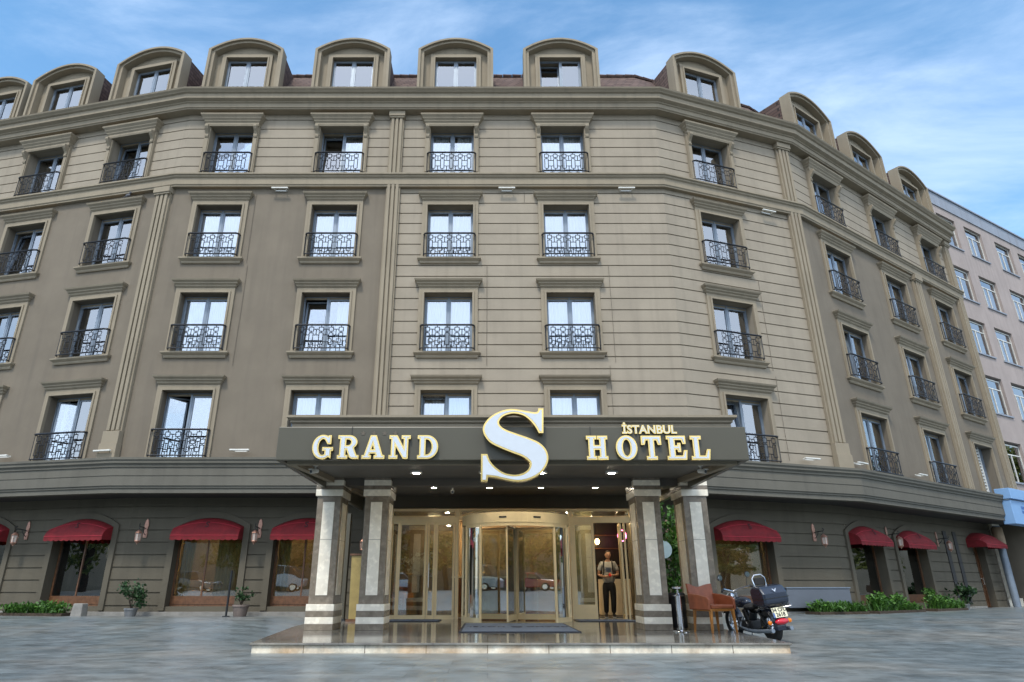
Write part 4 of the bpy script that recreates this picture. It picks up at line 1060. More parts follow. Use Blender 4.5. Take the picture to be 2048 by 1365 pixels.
def bed(f,u0,u1,d0,d1,h,n,lb,mat,humps):
    mb=MB(); mb.box(u0,u1,d0,d1,-.1,.10,1)
    o=None
    for q in range(9):
        uu=random.uniform(u0,u1-.3); blades(mb,uu,min(u1,uu+random.uniform(.3,.8)),d0+random.uniform(0,.15),d1-random.uniform(0,.1),.08,n//11,h*random.uniform(.55,1.25))
    for (u,hh,w,k) in humps:
        leaves(mb,(u,(d0+d1)/2,.12+hh*.5),(w,.28,hh*.55),k,.085,.6,clump=10)
    c=((u0+u1)/2); st=0
    mb.xf(Matrix.Translation((-c,0,0)))
    x,y,_=fw(f,c,GD); o=build(mb,'shrub_bed',[mat,M['soil']],None,(x,y,.17),R(ANG[f])); tag(o,lb,'shrubs','plant beds along the hotel wall')
bed('L',-3.0,-.9,-.85,-.35,.24,1500,'low spreading green shrubs under the left-hand arched window',M['leaf'],[(-2.6,.2,.5,260),(-1.8,.26,.5,320),(-1.2,.2,.4,260)])
bed('G',3.55,5.3,-.85,-.3,.26,1300,'row of leafy green plants right of the motorcycle, in front of the blank wall',M['leaf'],[(4.0,.25,.5,260),(4.7,.2,.4,200)])
bed('Q',.1,2.9,-.85,-.3,.30,1700,'tall leafy green plants under the first narrow red awning',M['leaf'],[(.8,.42,.4,500),(1.6,.46,.5,520),(2.3,.3,.5,260)])
bed('Q',3.7,5.9,-.85,-.3,.30,1200,'rounded green bush under the second narrow red awning',M['leaf'],[(4.3,.5,.4,520),(5.2,.34,.5,340)])

def pot_plant(name,loc,lb,rp,hp,h,r,n,mat,cat='potted plant',size=.09,potmat='pot',clump=9):
    mb=MB(); mb.lathe([(rp*.7,0),(rp*.75,.02),(rp,hp-.04),(rp*1.08,hp-.04),(rp*1.08,hp),(rp*.9,hp),(rp*.88,hp-.03)],20)
    o=build(mb,name,M[potmat],None,loc,smooth=True); tag(o,lb,cat)
    mb=MB(); mb.lathe([(rp*.86,hp-.05),(rp*.86,hp-.03)],16); build(mb,'soil',M['soil'],o)
    mb=MB(); leaves(mb,(0,0,hp+h*.55),(r,r,h*.5),n,size,.4,clump=clump); build(mb,'foliage',mat,o)
    mb=MB()
    for k in range(5):
        a=random.uniform(0,6.28); mb.tube([(0,0,hp-.05),(.3*r*math.cos(a),.3*r*math.sin(a),hp+h*.4),(.5*r*math.cos(a),.5*r*math.sin(a),hp+h*.85)],[.012,.009,.004],5)
    build(mb,'stem',M['bark'],o)
pot_plant('potted_bush',(-9.25,18.12,.16),'small round bush in a grey pot against the wall under a copper lantern',.16,.24,.62,.36,620,M['leaf_dark'],size=.08)
pot_plant('potted_flower',(-6.42,18.15,.16),'potted plant with few pink blooms between the two left arched windows',.2,.32,.34,.2,180,M['leaf_dark'],size=.07,potmat='terracotta')
pot_plant('potted_ficus',(4.42,16.6,PZ),'tall green potted tree between the two right columns',.2,.42,1.85,.48,2200,M['leaf'],size=.11,clump=34)
x,y,_=fw('Q',6.6,GD-.5); pot_plant('potted_shrub',(x,y,.18),'dark leafy potted shrub beside the vertical slots at the right',.14,.2,.6,.36,420,M['leaf_dark'],size=.12)
mb=MB(); mb.lathe([(.2,0),(.2,.012)],28,axis='y'); o=build(mb,'round_sign',simple('pale_disc',(.42,.55,.58),.25,0,.1),None,(4.16,16.0,1.74)); tag(o,'pale round disc sign on a thin pole beside the tall potted tree','sign')
mb=MB(); mb.tube([(0,.02,-.15),(0,.02,-1.59)],.014,8); mb.lathe([(.13,-1.6),(.13,-1.57)],18,(0,.02,0)); build(mb,'pole',M['alu'],o)
# small wall-side items
mb=MB(); mb.tube([(0,0,0),(0,0,1.15)],.028,8); mb.box(-.07,.07,-.07,.07,0,.05); o=build(mb,'bollard',M['black_plastic'],None,(-6.72,18.0,.17)); tag(o,'thin black post beside the arched window left of the columns','post')
mb=MB(); mb.tbox(0,0,0,.34,.34,.24,.28,.2); o=build(mb,'stone_block',M['grey_stone'],None,fw('L',-.55,.2,.17),R(-12),bevel=.02); tag(o,'squat grey stone block at the right end of the low left shrubs','stone block')
mb=MB(); mb.box(-1.15,1.15,-.2,0,0,.52); o=build(mb,'planter_screen',simple('blue_grey_panel',(.11,.125,.15),.5,0,.08,2),None,fw('G',4.25,GD-.02,.36),R(18.8),bevel=.01); tag(o,'flat blue-grey cabinet against the wall behind the leafy plants','cabinet')
mb=MB(); mb.box(-1.17,1.17,-.22,.0,.52,.55); build(mb,'lid',M['alu'],o)

# ---------------------------------------------------------------- motorcycle
BK=empty('motorcycle',(4.93,13.02,gz(4.93,13.02)-.0),R(15)); tag(BK,'black cruiser motorcycle with rear luggage box parked right of the columns','motorcycle')
BK.rotation_euler=(0,R(-7),R(10)); BK.scale=(.95,.93,.95)
def wheel(y,r,w,name='wheel'):
    mb=MB(); n=28; pts=[(0,y+(r-w*.5)*math.cos(2*math.pi*k/n),r+(r-w*.5)*math.sin(2*math.pi*k/n)) for k in range(n)]
    mb.tube(pts,w*.5,10,closed=True); o=build(mb,name,M['rubber'],BK,smooth=True)
    mb=MB(); mb.tube([(0,y+(r-w*.95)*math.cos(2*math.pi*k/n),r+(r-w*.95)*math.sin(2*math.pi*k/n)) for k in range(n)],.02,8,closed=True)
    for k in range(10):
        a=2*math.pi*k/10; mb.tube([(0,y,r),(0,y+(r-w)*math.cos(a),r+(r-w)*math.sin(a))],.009,5)
    mb.tube([(-.08,y,r),(.08,y,r)],.035,10); build(mb,'rim',M['chrome'],o,smooth=True)
    return o
YR,YF=-.66,.68
wheel(YR,.29,.15); wheel(YF,.29,.10)
def fender(y,r,w,a0,a1,name):
    mb=MB(); n=14
    for i in range(n):
        p,q=R(a0+(a1-a0)*i/n),R(a0+(a1-a0)*(i+1)/n)
        for (xa,ra,xb,rb) in ((-w,r-.05,-w*.7,r),(-w*.7,r,w*.7,r),(w*.7,r,w,r-.05)):
            mb.poly([(xa,y+ra*math.cos(p),.29+ra*math.sin(p)),(xb,y+rb*math.cos(p),.29+rb*math.sin(p)),(xb,y+rb*math.cos(q),.29+rb*math.sin(q)),(xa,y+ra*math.cos(q),.29+ra*math.sin(q))])
    build(mb,name,M['navy'],BK,smooth=True)
fender(YR,.34,.12,40,190,'fender'); fender(YF,.32,.08,30,160,'fender')
mb=MB(); mb.tube([(0,.52,.72),(0,.2,.6),(0,-.2,.52),(0,-.5,.5)],.03,8)
for s in (-1,1): mb.tube([(0,.5,.6),(s*.08,.35,.2),(s*.09,-.25,.2),(s*.09,YR,.29)],.02,8); mb.tube([(s*.09,-.5,.52),(s*.09,YR-.02,.31)],.028,8)
build(mb,'frame',M['black_plastic'],BK,smooth=True)
mb=MB(); mb.box(-.12,.12,-.2,.22,.17,.36); mb.tube([(0,.05,.34),(0,.14,.55)],.075,12); mb.tube([(0,-.05,.34),(0,-.16,.52)],.075,12); mb.tube([(-.16,.0,.27),(.16,.0,.27)],.1,14)
build(mb,'engine',M['black_plastic'],BK,bevel=.01)
for s in (-1,1):
    mb=MB(); mb.tube([(s*.06,.16,.42),(s*.15,.2,.25),(s*.17,-.1,.2),(s*.18,-.45,.2),(s*.19,-1.0,.24)],[.02,.022,.03,.036,.036],10); build(mb,'exhaust',M['alu'],BK,smooth=True)
mb=MB(); mb.ell((0,.2,.68),(.14,.28,.11),16,10); build(mb,'fuel_tank',M['navy'],BK,smooth=True)
mb=MB(); mb.ell((0,-.16,.61),(.16,.22,.06),14,8); mb.ell((0,-.48,.66),(.14,.2,.055),14,8); build(mb,'saddle',M['rubber'],BK,smooth=True)
mb=MB()
for s in (-1,1): mb.tube([(s*.07,YF,.29),(s*.07,.46,.86)],.022,10)
mb.tube([(0,.5,.78),(0,.5,.78)],.02,6); build(mb,'fork',M['chrome'],BK,smooth=True)
mb=MB(); mb.ell((0,.60,.78),(.085,.09,.085),14,8); build(mb,'headlight',M['chrome'],BK,smooth=True)
mb=MB(); mb.tube([(-.37,.2,.92),(-.3,.27,.96),(-.12,.42,.92),(0,.45,.88),(.12,.42,.92),(.3,.27,.96),(.37,.2,.92)],.013,8)
hbar=build(mb,'handlebar',M['chrome'],BK,smooth=True)
for s in (-1,1):
    mb=MB(); mb.tube([(s*.30,.27,.955),(s*.385,.185,.915)],.021,8); build(mb,'grip',M['rubber'],hbar)
    mb=MB(); mb.tube([(s*.25,.30,.96),(s*.27,.30,1.08),(s*.31,.28,1.15)],.007,6); mb.lathe([(.055,.0),(.06,.01),(.04,.025)],16,(s*.31,.28,1.17),axis='y'); mr=build(mb,'mirror',M['black_plastic'],BK,smooth=True)
    mb=MB(); mb.lathe([(.05,-.003),(.05,.001)],18,(s*.31,.28,1.17),axis='y'); build(mb,'mirror_glass',M['mirror'],mr)
mb=MB(); mb.prism([(-.62,.66),(-.98,.62),(-1.06,.70),(-1.05,.86),(-.95,.98),(-.70,1.0),(-.60,.92)],-.25,.25,'x'); bx=build(mb,'luggage_box',M['navy'],BK,bevel=.035)
mb=MB(); mb.box(-.256,.256,-1.062,-.6,.775,.787); build(mb,'lid_seam',M['black_plastic'],bx)
mb=MB(); mb.prism([(-.045,.03),(-.02,.02),(0,-.01),(.02,.02),(.045,.03),(.02,-.005),(0,-.035),(-.02,-.005)],-.004,.004,'y'); mb.xf(Matrix.Rotation(R(-22),4,'X')); build(mb,'badge',M['chrome'],bx,(0,-1.04,.91))
mb=MB()
for s in (-1,1): mb.tube([(s*.1,-.62,.62),(s*.11,-1.0,.60)],.012,6); mb.tube([(s*.1,-.62,.62),(s*.1,-.45,.55)],.012,6)
mb.tube([(.1,-1.0,.60),(.24,-1.07,.615),(.28,-1.02,.63)],.011,6); build(mb,'luggage_rack',M['chrome'],BK)
mb=MB(); mb.tube([(-.12,-.62,.98),(-.13,-.60,1.12),(-.07,-.59,1.18),(.07,-.59,1.18),(.13,-.60,1.12),(.12,-.62,.98)],.013,8); br_=build(mb,'backrest_hoop',M['chrome'],BK,smooth=True)
mb=MB(); mb.box(-.1,.1,-.62,-.585,1.0,1.13); build(mb,'backrest_pad',M['rubber'],br_,bevel=.012)
# plate, tail light, indicators
mb=MB(); mb.box(-.14,.14,-.006,.0,-.085,.085); pl=build(mb,'number_plate',M['plate'],BK,(0,-1.03,.53),rot=(R(-14),0,0))
mb=MB(); mb.box(-.14,-.108,-.009,-.0055,-.085,.0); build(mb,'blue_strip',M['blue_ink'],pl)
for s_,z_ in (('34 CFD',.04),('2618',-.04)): put('lettering',text_mesh(s_,.092,.001,M['ink'],.003),pl,(.008,-.008,z_),rot=(R(90),0,0))
mb=MB(); mb.box(-.1,.1,-1.03,-.9,.425,.44); mb.tube([(0,-.85,.5),(0,-1.0,.46)],.03,8); build(mb,'tail_bracket',M['black_plastic'],BK)
mb=MB(); mb.ell((0,-1.04,.375),(.14,.06,.055),14,8); build(mb,'tail_light',M['red_lens'],BK,smooth=True)
for s in (-1,1):
    mb=MB(); mb.lathe([(.0,-.0),(.035,.012),(.038,.04),(.02,.05)],14,(s*.2,-1.0,.37),axis='y'); ind=build(mb,'indicator',M['orange'],BK,smooth=True)
    mb=MB(); mb.tube([(s*.05,-.95,.38),(s*.2,-.96,.37)],.01,6); build(mb,'stalk',M['black_plastic'],ind)
mb=MB(); mb.tube([(-.08,-.1,.2),(-.2,-.18,.0)],.012,6); build(mb,'side_stand',M['chrome'],BK)

# ---------------------------------------------------------------- the man in the doorway
def skin(name,nodes,edges,mat,parent,levels=2,root=0):
    me=bpy.data.meshes.new(name); me.from_pydata([n[:3] for n in nodes],edges,[]); me.materials.append(mat)
    o=bpy.data.objects.new(name,me); COL.objects.link(o); o.parent=parent
    sk_=o.modifiers.new('skin','SKIN'); sk_.use_smooth_shade=True
    for i,n in enumerate(nodes):
        r=n[3]; rx,ry=(r if isinstance(r,tuple) else (r,r)); me.skin_vertices[0].data[i].radius=(rx,ry)
    for i in range(len(nodes)): me.skin_vertices[0].data[i].use_root=(i==root)
    s=o.modifiers.new('sub','SUBSURF'); s.levels=levels; s.render_levels=levels
    return o
MAN=empty('person',(3.34,18.95,PZ),R(-8)); tag(MAN,'man in grey T-shirt and black jeans holding a red phone in the open doorway','person')
MAN.scale=(.97,.97,.97)
# body (front = -y): head, neck, arms, hands
bn=[(0,0,.98,.12),(0,.0,1.2,.13),(0,.01,1.4,.11),(0,0,1.5,.055),(.012,-.02,1.56,.052),
    (-.19,.01,1.42,.06),(-.25,.01,1.22,.048),(-.27,.02,1.12,.042),(-.17,-.14,1.08,.034),(-.06,-.24,1.07,.026),
    (.19,.01,1.42,.06),(.25,.01,1.22,.048),(.26,.0,1.13,.042),(.18,-.14,1.10,.034),(.10,-.25,1.10,.026)]
be=[(0,1),(1,2),(2,3),(3,4),(2,5),(5,6),(6,7),(7,8),(8,9),(2,10),(10,11),(11,12),(12,13),(13,14)]
# fingers
def hand(base,dirv,side,start,nodes,edges,up=(0,0,1)):
    d=Vector(dirv).normalized(); u=Vector(up); s_=d.cross(u).normalized()*side
    b=Vector(base); palm=b+d*.05; nodes.append((*palm,(.036,.018))); pi=len(nodes)-1; edges.append((start,pi))
    for k,(o_,l) in enumerate(((-.028,.065),(-.009,.078),(.010,.073),(.028,.056))):
        p=palm+u*(-o_)+d*.02; q=p+d*l*.5+s_*-.008; r=q+d*l*.35+s_*-.028
        n0=len(nodes); nodes.extend([(*p,.0105),(*q,.0095),(*r,.008)]); edges.extend([(pi,n0),(n0,n0+1),(n0+1,n0+2)])
    t=b+u*.03+d*.02; n0=len(nodes); nodes.extend([(*(t+u*.018+d*.012),.0115),(*(t+u*.028+d*.045+s_*-.015),.0095)]); edges.extend([(pi,n0),(n0,n0+1)])
hand((-.06,-.24,1.07),(.95,-.3,.05),1,9,bn,be); hand((.10,-.25,1.10),(-.8,-.5,.1),-1,14,bn,be)
body=skin('body',bn,be,M['skin'],MAN,2)
# head as a shaped mesh
bm=bmesh.new(); bmesh.ops.create_uvsphere(bm,u_segments=24,v_segments=18,radius=1)
for v in bm.verts:
    x,y,z=v.co; sx=.077*(1-.18*max(0,-z)**1.5); sy=.098; sz=.118
    X,Y,Z=x*sx,y*sy,z*sz
    if z<-.2 and y<0: Y*=1-.12*(-z-.2)
    f_=max(0,-y)
    Y-= .020*math.exp(-((x/.16)**2+((z+.12)/.22)**2))*f_    # nose
    Y+= .009*math.exp(-(((abs(x)-.36)/.17)**2+((z-.08)/.12)**2))*f_  # eye sockets
    Y-= .006*math.exp(-((x/.3)**2+((z+.5)/.12)**2))*f_ ; Y-=.008*math.exp(-((x/.3)**2+((z+.85)/.15)**2))*f_
    Y-= .005*math.exp(-((z-.25)/.1)**2)*f_
    v.co=(X,Y,Z)
hm=bpy.data.meshes.new('head'); bm.to_mesh(hm); bm.free(); hm.materials.append(M['skin'])
for p in hm.polygons: p.use_smooth=True
HD=put('head',hm,MAN,(.015,-.035,1.655),rot=(R(14),0,R(14)))
for s in (-1,1):
    mb=MB(); mb.ell((s*.078,.01,-.005),(.012,.02,.032),8,6); build(mb,'ear',M['skin'],HD,smooth=True)
    mb=MB(); mb.ell((s*.028,-.087,.009),(.011,.006,.005),8,6); build(mb,'eye',M['eye'],HD,smooth=True)
    mb=MB(); mb.tube([(s*.013,-.101,.030),(s*.028,-.100,.034),(s*.043,-.092,.029)],.0035,5); build(mb,'eyebrow',M['hair'],HD)
mb=MB(); mb.ell((0,-.097,-.055),(.022,.007,.006),10,6); build(mb,'mouth',M['lip'],HD,smooth=True)
bm=bmesh.new(); bmesh.ops.create_uvsphere(bm,u_segments=24,v_segments=16,radius=1)
for v in bm.verts: x,y,z=v.co; v.co=(x*.083,y*.104+.004,z*.124+.003)
bmesh.ops.delete(bm,geom=[v for v in bm.verts if v.co.z<.045-.6*max(0,v.co.y+.01) or (v.co.y<-.05 and v.co.z<.075)],context='VERTS')
hm=bpy.data.meshes.new('hair'); bm.to_mesh(hm); bm.free(); hm.materials.append(M['hair'])
for p in hm.polygons: p.use_smooth=True
put('hair',hm,HD,(0,0,0))
# T-shirt
skin('tshirt',[(0,0,.86,(.185,.14)),(.005,-.02,1.05,(.195,.155)),(0,0,1.25,(.182,.135)),(0,.01,1.40,(.145,.105)),(0,.005,1.465,(.075,.07)),(-.17,.01,1.425,.078),(-.235,.01,1.28,.072),(-.25,.01,1.22,.066),(.17,.01,1.425,.078),(.235,.01,1.28,.072),(.25,.01,1.22,.066)],
 [(0,1),(1,2),(2,3),(3,4),(3,5),(5,6),(6,7),(3,8),(8,9),(9,10)],M['tshirt'],MAN,2)
mb=MB(); 
for k in range(5): mb.box(-.08+.01*(k%2),.08-.012*((k+1)%2),-.150,-.13,1.20+k*.026,1.212+k*.026)
pr=build(mb,'shirt_print',M['print'],MAN)
# jeans
skin('jeans',[(0,.0,.97,(.16,.12)),(0,0,.90,(.165,.13)),(-.09,.0,.78,.115),(-.105,-.02,.48,.085),(-.115,.03,.10,.068),(.09,-.02,.78,.115),(.10,-.08,.48,.085),(.085,-.03,.10,.068)],
 [(0,1),(1,2),(2,3),(3,4),(1,5),(5,6),(6,7)],M['jeans'],MAN,2)
for (x,y,a) in ((-.115,.0,-12),(.09,-.05,10)):
    mb=MB(); mb.ell((0,-.05,.055),(.045,.125,.042),14,8); mb.ell((0,.02,.085),(.042,.055,.04),12,6); sh=build(mb,'shoe',M['shoe'],MAN,(x,y,0),R(a),smooth=True)
    mb=MB(); mb.prism([(.043*math.cos(t*math.pi/8)*(1 if math.sin(t*math.pi/8)>0 else .95),-.05+.13*math.sin(t*math.pi/8)) for t in range(16)],0,.028,'z'); build(mb,'sole',M['sole'],sh)
for s in (-1,1):
    mb=MB(); mb.tube([(s*.11,.10,1.45),(s*.115,.02,1.505),(s*.12,-.09,1.44),(s*.125,-.135,1.3),(s*.14,-.12,1.16),(s*.16,-.02,1.08)],.02,6); build(mb,'backpack_strap',M['black_plastic'],MAN,smooth=True)
mb=MB(); mb.box(-.15,.15,.11,.26,1.05,1.48); build(mb,'backpack',M['black_plastic'],MAN,bevel=.04)
mb=MB(); mb.box(-.036,.036,-.006,.006,-.07,.07); ph=build(mb,'phone',M['phone'],None,bevel=.004)
ph.matrix_world=Matrix.Translation((3.34,18.95,PZ))@Matrix.Rotation(R(-8),4,'Z')@Matrix.Translation((.035,-.30,1.085))@Matrix.Rotation(R(35),4,'Y')@Matrix.Rotation(R(-55),4,'X'); tag(ph,"red phone held in the man's hands",'phone')

# ---------------------------------------------------------------- lobby things
# buffet table with pleated white cloth behind the man
tb=empty('buffet_table',(3.95,20.6,.135)); tag(tb,'table with pleated white cloth behind the man','table')
mb=MB(); n=90; 
def pl_(i): 
    a=2*math.pi*i/n; r=1+.035*math.sin(i*2.1*math.pi/2.0); x=.62*math.copysign(abs(math.cos(a))**.4,math.cos(a)); y=.4*math.copysign(abs(math.sin(a))**.4,math.sin(a)); return x,y,r
for i in range(n):
    a=pl_(i); b=pl_(i+1); mb.poly([(a[0]*a[2],a[1]*a[2],.02),(b[0]*b[2],b[1]*b[2],.02),(b[0]*.98,b[1]*.98,1.0),(a[0]*.98,a[1]*.98,1.0)])
mb.poly([(pl_(i)[0]*.98,pl_(i)[1]*.98,1.0) for i in range(n)]); build(mb,'tablecloth',M['cloth'],tb)
mb=MB(); mb.box(-.55,.55,-.35,.35,.96,.99); build(mb,'tabletop',M['wood'],tb)
# neon ring
mb=MB(); mb.tube([(.12*math.cos(a*.3),0,.12*math.sin(a*.3)*1.3) for a in range(21)],.014,6,closed=True); o=build(mb,'neon_sign',M['neon'],None,(4.02,20.1,2.35)); tag(o,'small pink neon ring glowing high inside the open doorway','neon sign')
for k,(x,y,z) in enumerate(((3.45,21.2,2.25),(3.75,21.5,2.25))):
    mb=MB(); mb.ell((0,0,0),(.07,.07,.09)); o=build(mb,'pendant_lamp',M['warm_lamp'],None,(x,y,z),smooth=True); tag(o,('left' if k==0 else 'right')+' of the two orange pendant lamps inside the open doorway','pendant lamp','orange pendant lamps')
    mb=MB(); mb.tube([(0,0,.08),(0,0,3.06-z)],.006,5); build(mb,'cord',M['iron'],o)
# white flowers in a tall vase
mb=MB(); mb.lathe([(.08,0),(.1,.02),(.05,.2),(.07,.55),(.09,.6)],16); o=build(mb,'vase',M['black_plastic'],None,(-1.95,19.6,.62),smooth=True); tag(o,'dark vase of white flowers behind the left sliding doors','vase')
mb=MB(); leaves(mb,(0,0,.85),(.38,.3,.32),420,.1,.2,clump=14); build(mb,'flower_bunch',M['flower'],o)
mb=MB(); mb.lathe([(.3,0),(.3,.03),(.05,.05),(.05,.44),(.36,.45),(.36,.485)],24); o=build(mb,'side_table',M['wood'],None,(-1.95,19.6,.135)); tag(o,'round wooden side table carrying the flower vase','table')
ac=empty('lounge_chair',(-2.6,20.0,.135),R(-20)); tag(ac,'orange lounge chair seen through the left sliding doors','lounge chair')
for nm,bx_ in (('seat',(-.3,.3,-.3,.3,.3,.46)),('backrest',(-.3,.3,.22,.34,.46,.9)),('armrest',(-.38,-.3,-.3,.3,.2,.62)),('armrest',(.3,.38,-.3,.3,.2,.62))):
    mb=MB(); mb.box(*bx_); build(mb,nm,M['orange_fab'],ac,bevel=.03)
for sx in (-.3,.3):
    for sy in (-.25,.25): mb=MB(); mb.tube([(sx,sy,0),(sx,sy,.3)],.02,6); build(mb,'leg',M['chair_wood'],ac)
mb=MB(); mb.box(-1.4,1.4,-.2,.2,0,2.75); o=build(mb,'back_bar',M['black_plastic'],None,(4.3,21.6,.135)); tag(o,'dark tall shelving cabinet behind the man in the doorway','cabinet')
mb=MB()
for z in (.9,1.4,1.9,2.3): mb.box(-1.38,1.38,-.26,-.2,z,z+.03)
build(mb,'shelf',M['wood'],o)
# reception desk
mb=MB(); mb.box(-1.3,1.3,-.3,.3,0,1.05); o=build(mb,'reception_desk',M['wood'],None,(.2,22.6,.135),bevel=.01); tag(o,'dark wooden reception desk seen through the revolving door','desk')
mb=MB(); mb.box(-1.38,1.38,-.36,.36,1.05,1.11); build(mb,'counter_top',M['cream_marble'],o)
for k,(x,y) in enumerate(((-.25,19.6),(1.4,19.4))):
    mb=MB(); mb.lathe([(.14,0),(.14,.02),(.02,.04),(.02,.95),(.035,.97),(.02,1.0)],16); o=build(mb,'barrier_post',M['chrome'],None,(x,y,.135),smooth=True); tag(o,('left' if k==0 else 'right')+' chrome barrier post behind the revolving door','barrier post','chrome barrier posts')

# ---------------------------------------------------------------- neighbouring pink building
NB0=(21.35,27.7); NA=30
NB=empty('apartment_block',(NB0[0],NB0[1],0),R(NA)); tag(NB,'weathered pink apartment block behind the right end of the hotel','apartment block')
PK=stucco('pink_render',(.35,.295,.27),(.22,.19,.18)); BL=stucco('blue_grey_coping',(.26,.29,.34),(.2,.2,.22))
ops=[]
for r,(zt_,zb_) in enumerate(((18.95,17.3),(16.0,14.3),(13.1,11.4),(10.2,8.45),(7.05,5.3))):
    for c_ in (2.95,5.7,9.0,11.7,15): ops.append((c_-.92,c_+.92,zb_-.05,zt_+.05))
def nwall(mb,u0,u1,z0,z1,ops,rev=.28):
    us=sorted({u0,u1}|{q for o in ops for q in o[:2]}); zs=sorted({z0,z1}|{q for o in ops for q in o[2:]})
    for i in range(len(us)-1):
        for j in range(len(zs)-1):
            um,zm=(us[i]+us[i+1])/2,(zs[j]+zs[j+1])/2
            if any(a<um<b and c<zm<d for a,b,c,d in ops): continue
            mb.poly([(us[i],0,zs[j]),(us[i+1],0,zs[j]),(us[i+1],0,zs[j+1]),(us[i],0,zs[j+1])])
    for a,b,c,d in ops:
        for u in (a,b): mb.poly([(u,0,c),(u,rev,c),(u,rev,d),(u,0,d)])
        for z in (c,d): mb.poly([(a,0,z),(b,0,z),(b,rev,z),(a,rev,z)])
mb=MB(); nwall(mb,-1.2,24,4.7,19.45,ops); mb.poly([(-1.2,0,0),(-1.2,9,0),(-1.2,9,20.25),(-1.2,0,20.25)]); mb.poly([(-1.2,.6,4),(24,.6,4),(24,.6,19.4),(-1.2,.6,19.4)]); build(mb,'wall',PK,NB)
mb=MB(); mb.box(-1.22,24,-.05,.3,19.45,20.2); mb.box(-1.25,24,-.12,.35,20.2,20.28); build(mb,'coping',BL,NB)
mb=MB(); mb.box(-1.2,24,.3,9,20.0,20.1); build(mb,'roof',M['dark_soffit'],NB)
wf=None
for (a,b,c,d) in ops:
    w_=(b-a)/2; h=d-c
    if wf is None:
        mb=MB(); ring(mb,-w_,w_,.12,.18,0,h,.06); mb.box(-.03,.03,.12,.18,.06,h*.72); mb.box(-w_+.06,w_-.06,.12,.18,h*.72,h*.72+.05); mb.box(-w_*.5-.02,-w_*.5+.02,.12,.18,.06,h*.72); m1=mb.mesh('window',[M['white_plastic']])
        mb=MB(); mb.box(-w_+.05,w_-.05,.145,.152,.05,h-.05); m2=mb.mesh('pane',[M['glass']])
        mb=MB(); mb.box(-w_-.05,w_+.05,-.06,.1,-.07,-.001); m3=mb.mesh('sill',[BL]); m4=curtain_mesh(w_,h,.35,'full'); wf=1
    w=put('window',m1,NB,((a+b)/2,0,c)); put('pane',m2,w); put('sill',m3,w); 
    if random.random()<.8: put('curtain',m4,w)
# shop front at the foot
mb=MB(); mb.box(-1.2,24,-.1,.3,4.1,4.7); mb.box(-1.2,24,-.02,.3,0,.5); mb.box(-1.2,-.6,-.12,.3,.5,4.1); mb.box(2.6,3.0,-.12,.3,.5,4.1); mb.box(7,7.4,-.12,.3,.5,4.1); build(mb,'shop_front',M['cream_marble'],NB)
mb=MB(); mb.box(-.6,2.6,.1,.12,.5,4.1); mb.box(3.0,7,.1,.12,.5,4.1); mb.box(7.4,24,.1,.12,.5,4.1); build(mb,'shop_pane',M['shop_glass'],NB)
mb=MB(); mb.poly([(-1.2,2.5,0),(24,2.5,0),(24,2.5,4.6),(-1.2,2.5,4.6)]); build(mb,'shop_interior',M['lobby_wall'],NB)
# blue shop sign box in front of the hotel corner
bs=fw('Q',10.35,-.45,3.15); mb=MB(); mb.box(0,4.2,-.12,.28,0,.88); mb.box(-.04,4.24,-.2,.3,.92,1.32); o=build(mb,'shop_sign',M['blue_sign'],None,bs,R(34.2),bevel=.015); tag(o,'pale blue shop sign box at the corner where the hotel meets the pink building','sign')
mb=MB(); mb.box(-.02,4.22,-.1,.28,.88,.92); build(mb,'shadow_gap',M['alu'],o)
mb=MB()
for r in range(2):
    x=.9
    while x<2.6:
        w_=random.uniform(.05,.12); mb.box(x,x+w_,-.128,-.119,.58-r*.16,.69-r*.16); x+=w_+.02
build(mb,'faded_lettering',M['blue_ink'],o)
mb=MB(); mb.tube([(0,0,0),(0,0,3.0)],.13,16); o=build(mb,'drain_pipe',M['alu'],None,fw('Q',11.35,.45,.18),smooth=True); tag(o,'thick grey pipe right of the side door','drain pipe')
mb=MB(); mb.lathe([(.17,2.3),(.19,2.32),(.19,2.9),(.16,2.95)],18); build(mb,'pipe_sleeve',simple('tan_paint',(.30,.22,.14),.7),o,smooth=True)

# ---------------------------------------------------------------- across the street (seen in the glass)
mb=MB(); mb.box(-60,60,-.2,.2,0,6.6); mb.box(-60,60,-.28,.28,6.6,6.8); o=build(mb,'retaining_wall',stucco('tan_wall',(.38,.34,.26),(.25,.22,.17)),None,(0,-38,.6)); tag(o,'long tan wall across the street reflected in the entrance glass','wall')
for (x,y,l,a,lb) in ((-62,-10,28,80,'tan boundary wall far to the left, reflected in the left windows'),(66,20,45,92,'tan boundary wall far to the right, reflected in the right wing windows')):
    mb=MB(); mb.box(-l,l,-.2,.2,0,6.2); mb.box(-l,l,-.28,.28,6.2,6.4); w_=build(mb,'boundary_wall',o.data.materials[0],None,(x,y,.0),R(a)); tag(w_,lb,'wall')
def tree_mesh(seed):
    random.seed(seed); mb=MB(); mb.tube([(0,0,0),(.1,0,1.6),(.0,.1,3.5),(.15,0,6.5)],[.25,.2,.15,.05],8); 
    for k in range(7):
        a=k*2.4; z=2.2+k*.6; mb.tube([(0,0,z),(1.0*math.cos(a),1.0*math.sin(a),z+.7),(1.9*math.cos(a),1.9*math.sin(a),z+1.0)],[.09,.06,.02],6)
    t=mb.mesh('trunk',[M['bark']]); mb=MB()
    for k in range(16):
        a=k*2.4; z=2.0+k*.38; r=2.4-.09*k; c=(r*.6*math.cos(a),r*.6*math.sin(a),z)
        leaves(mb,c,(1.5,1.5,.9),260,.30,.1,clump=6)
    return t,mb.mesh('crown',[M['leaf_tree']])
TM1=[tree_mesh(3),tree_mesh(8)]; random.seed(21)
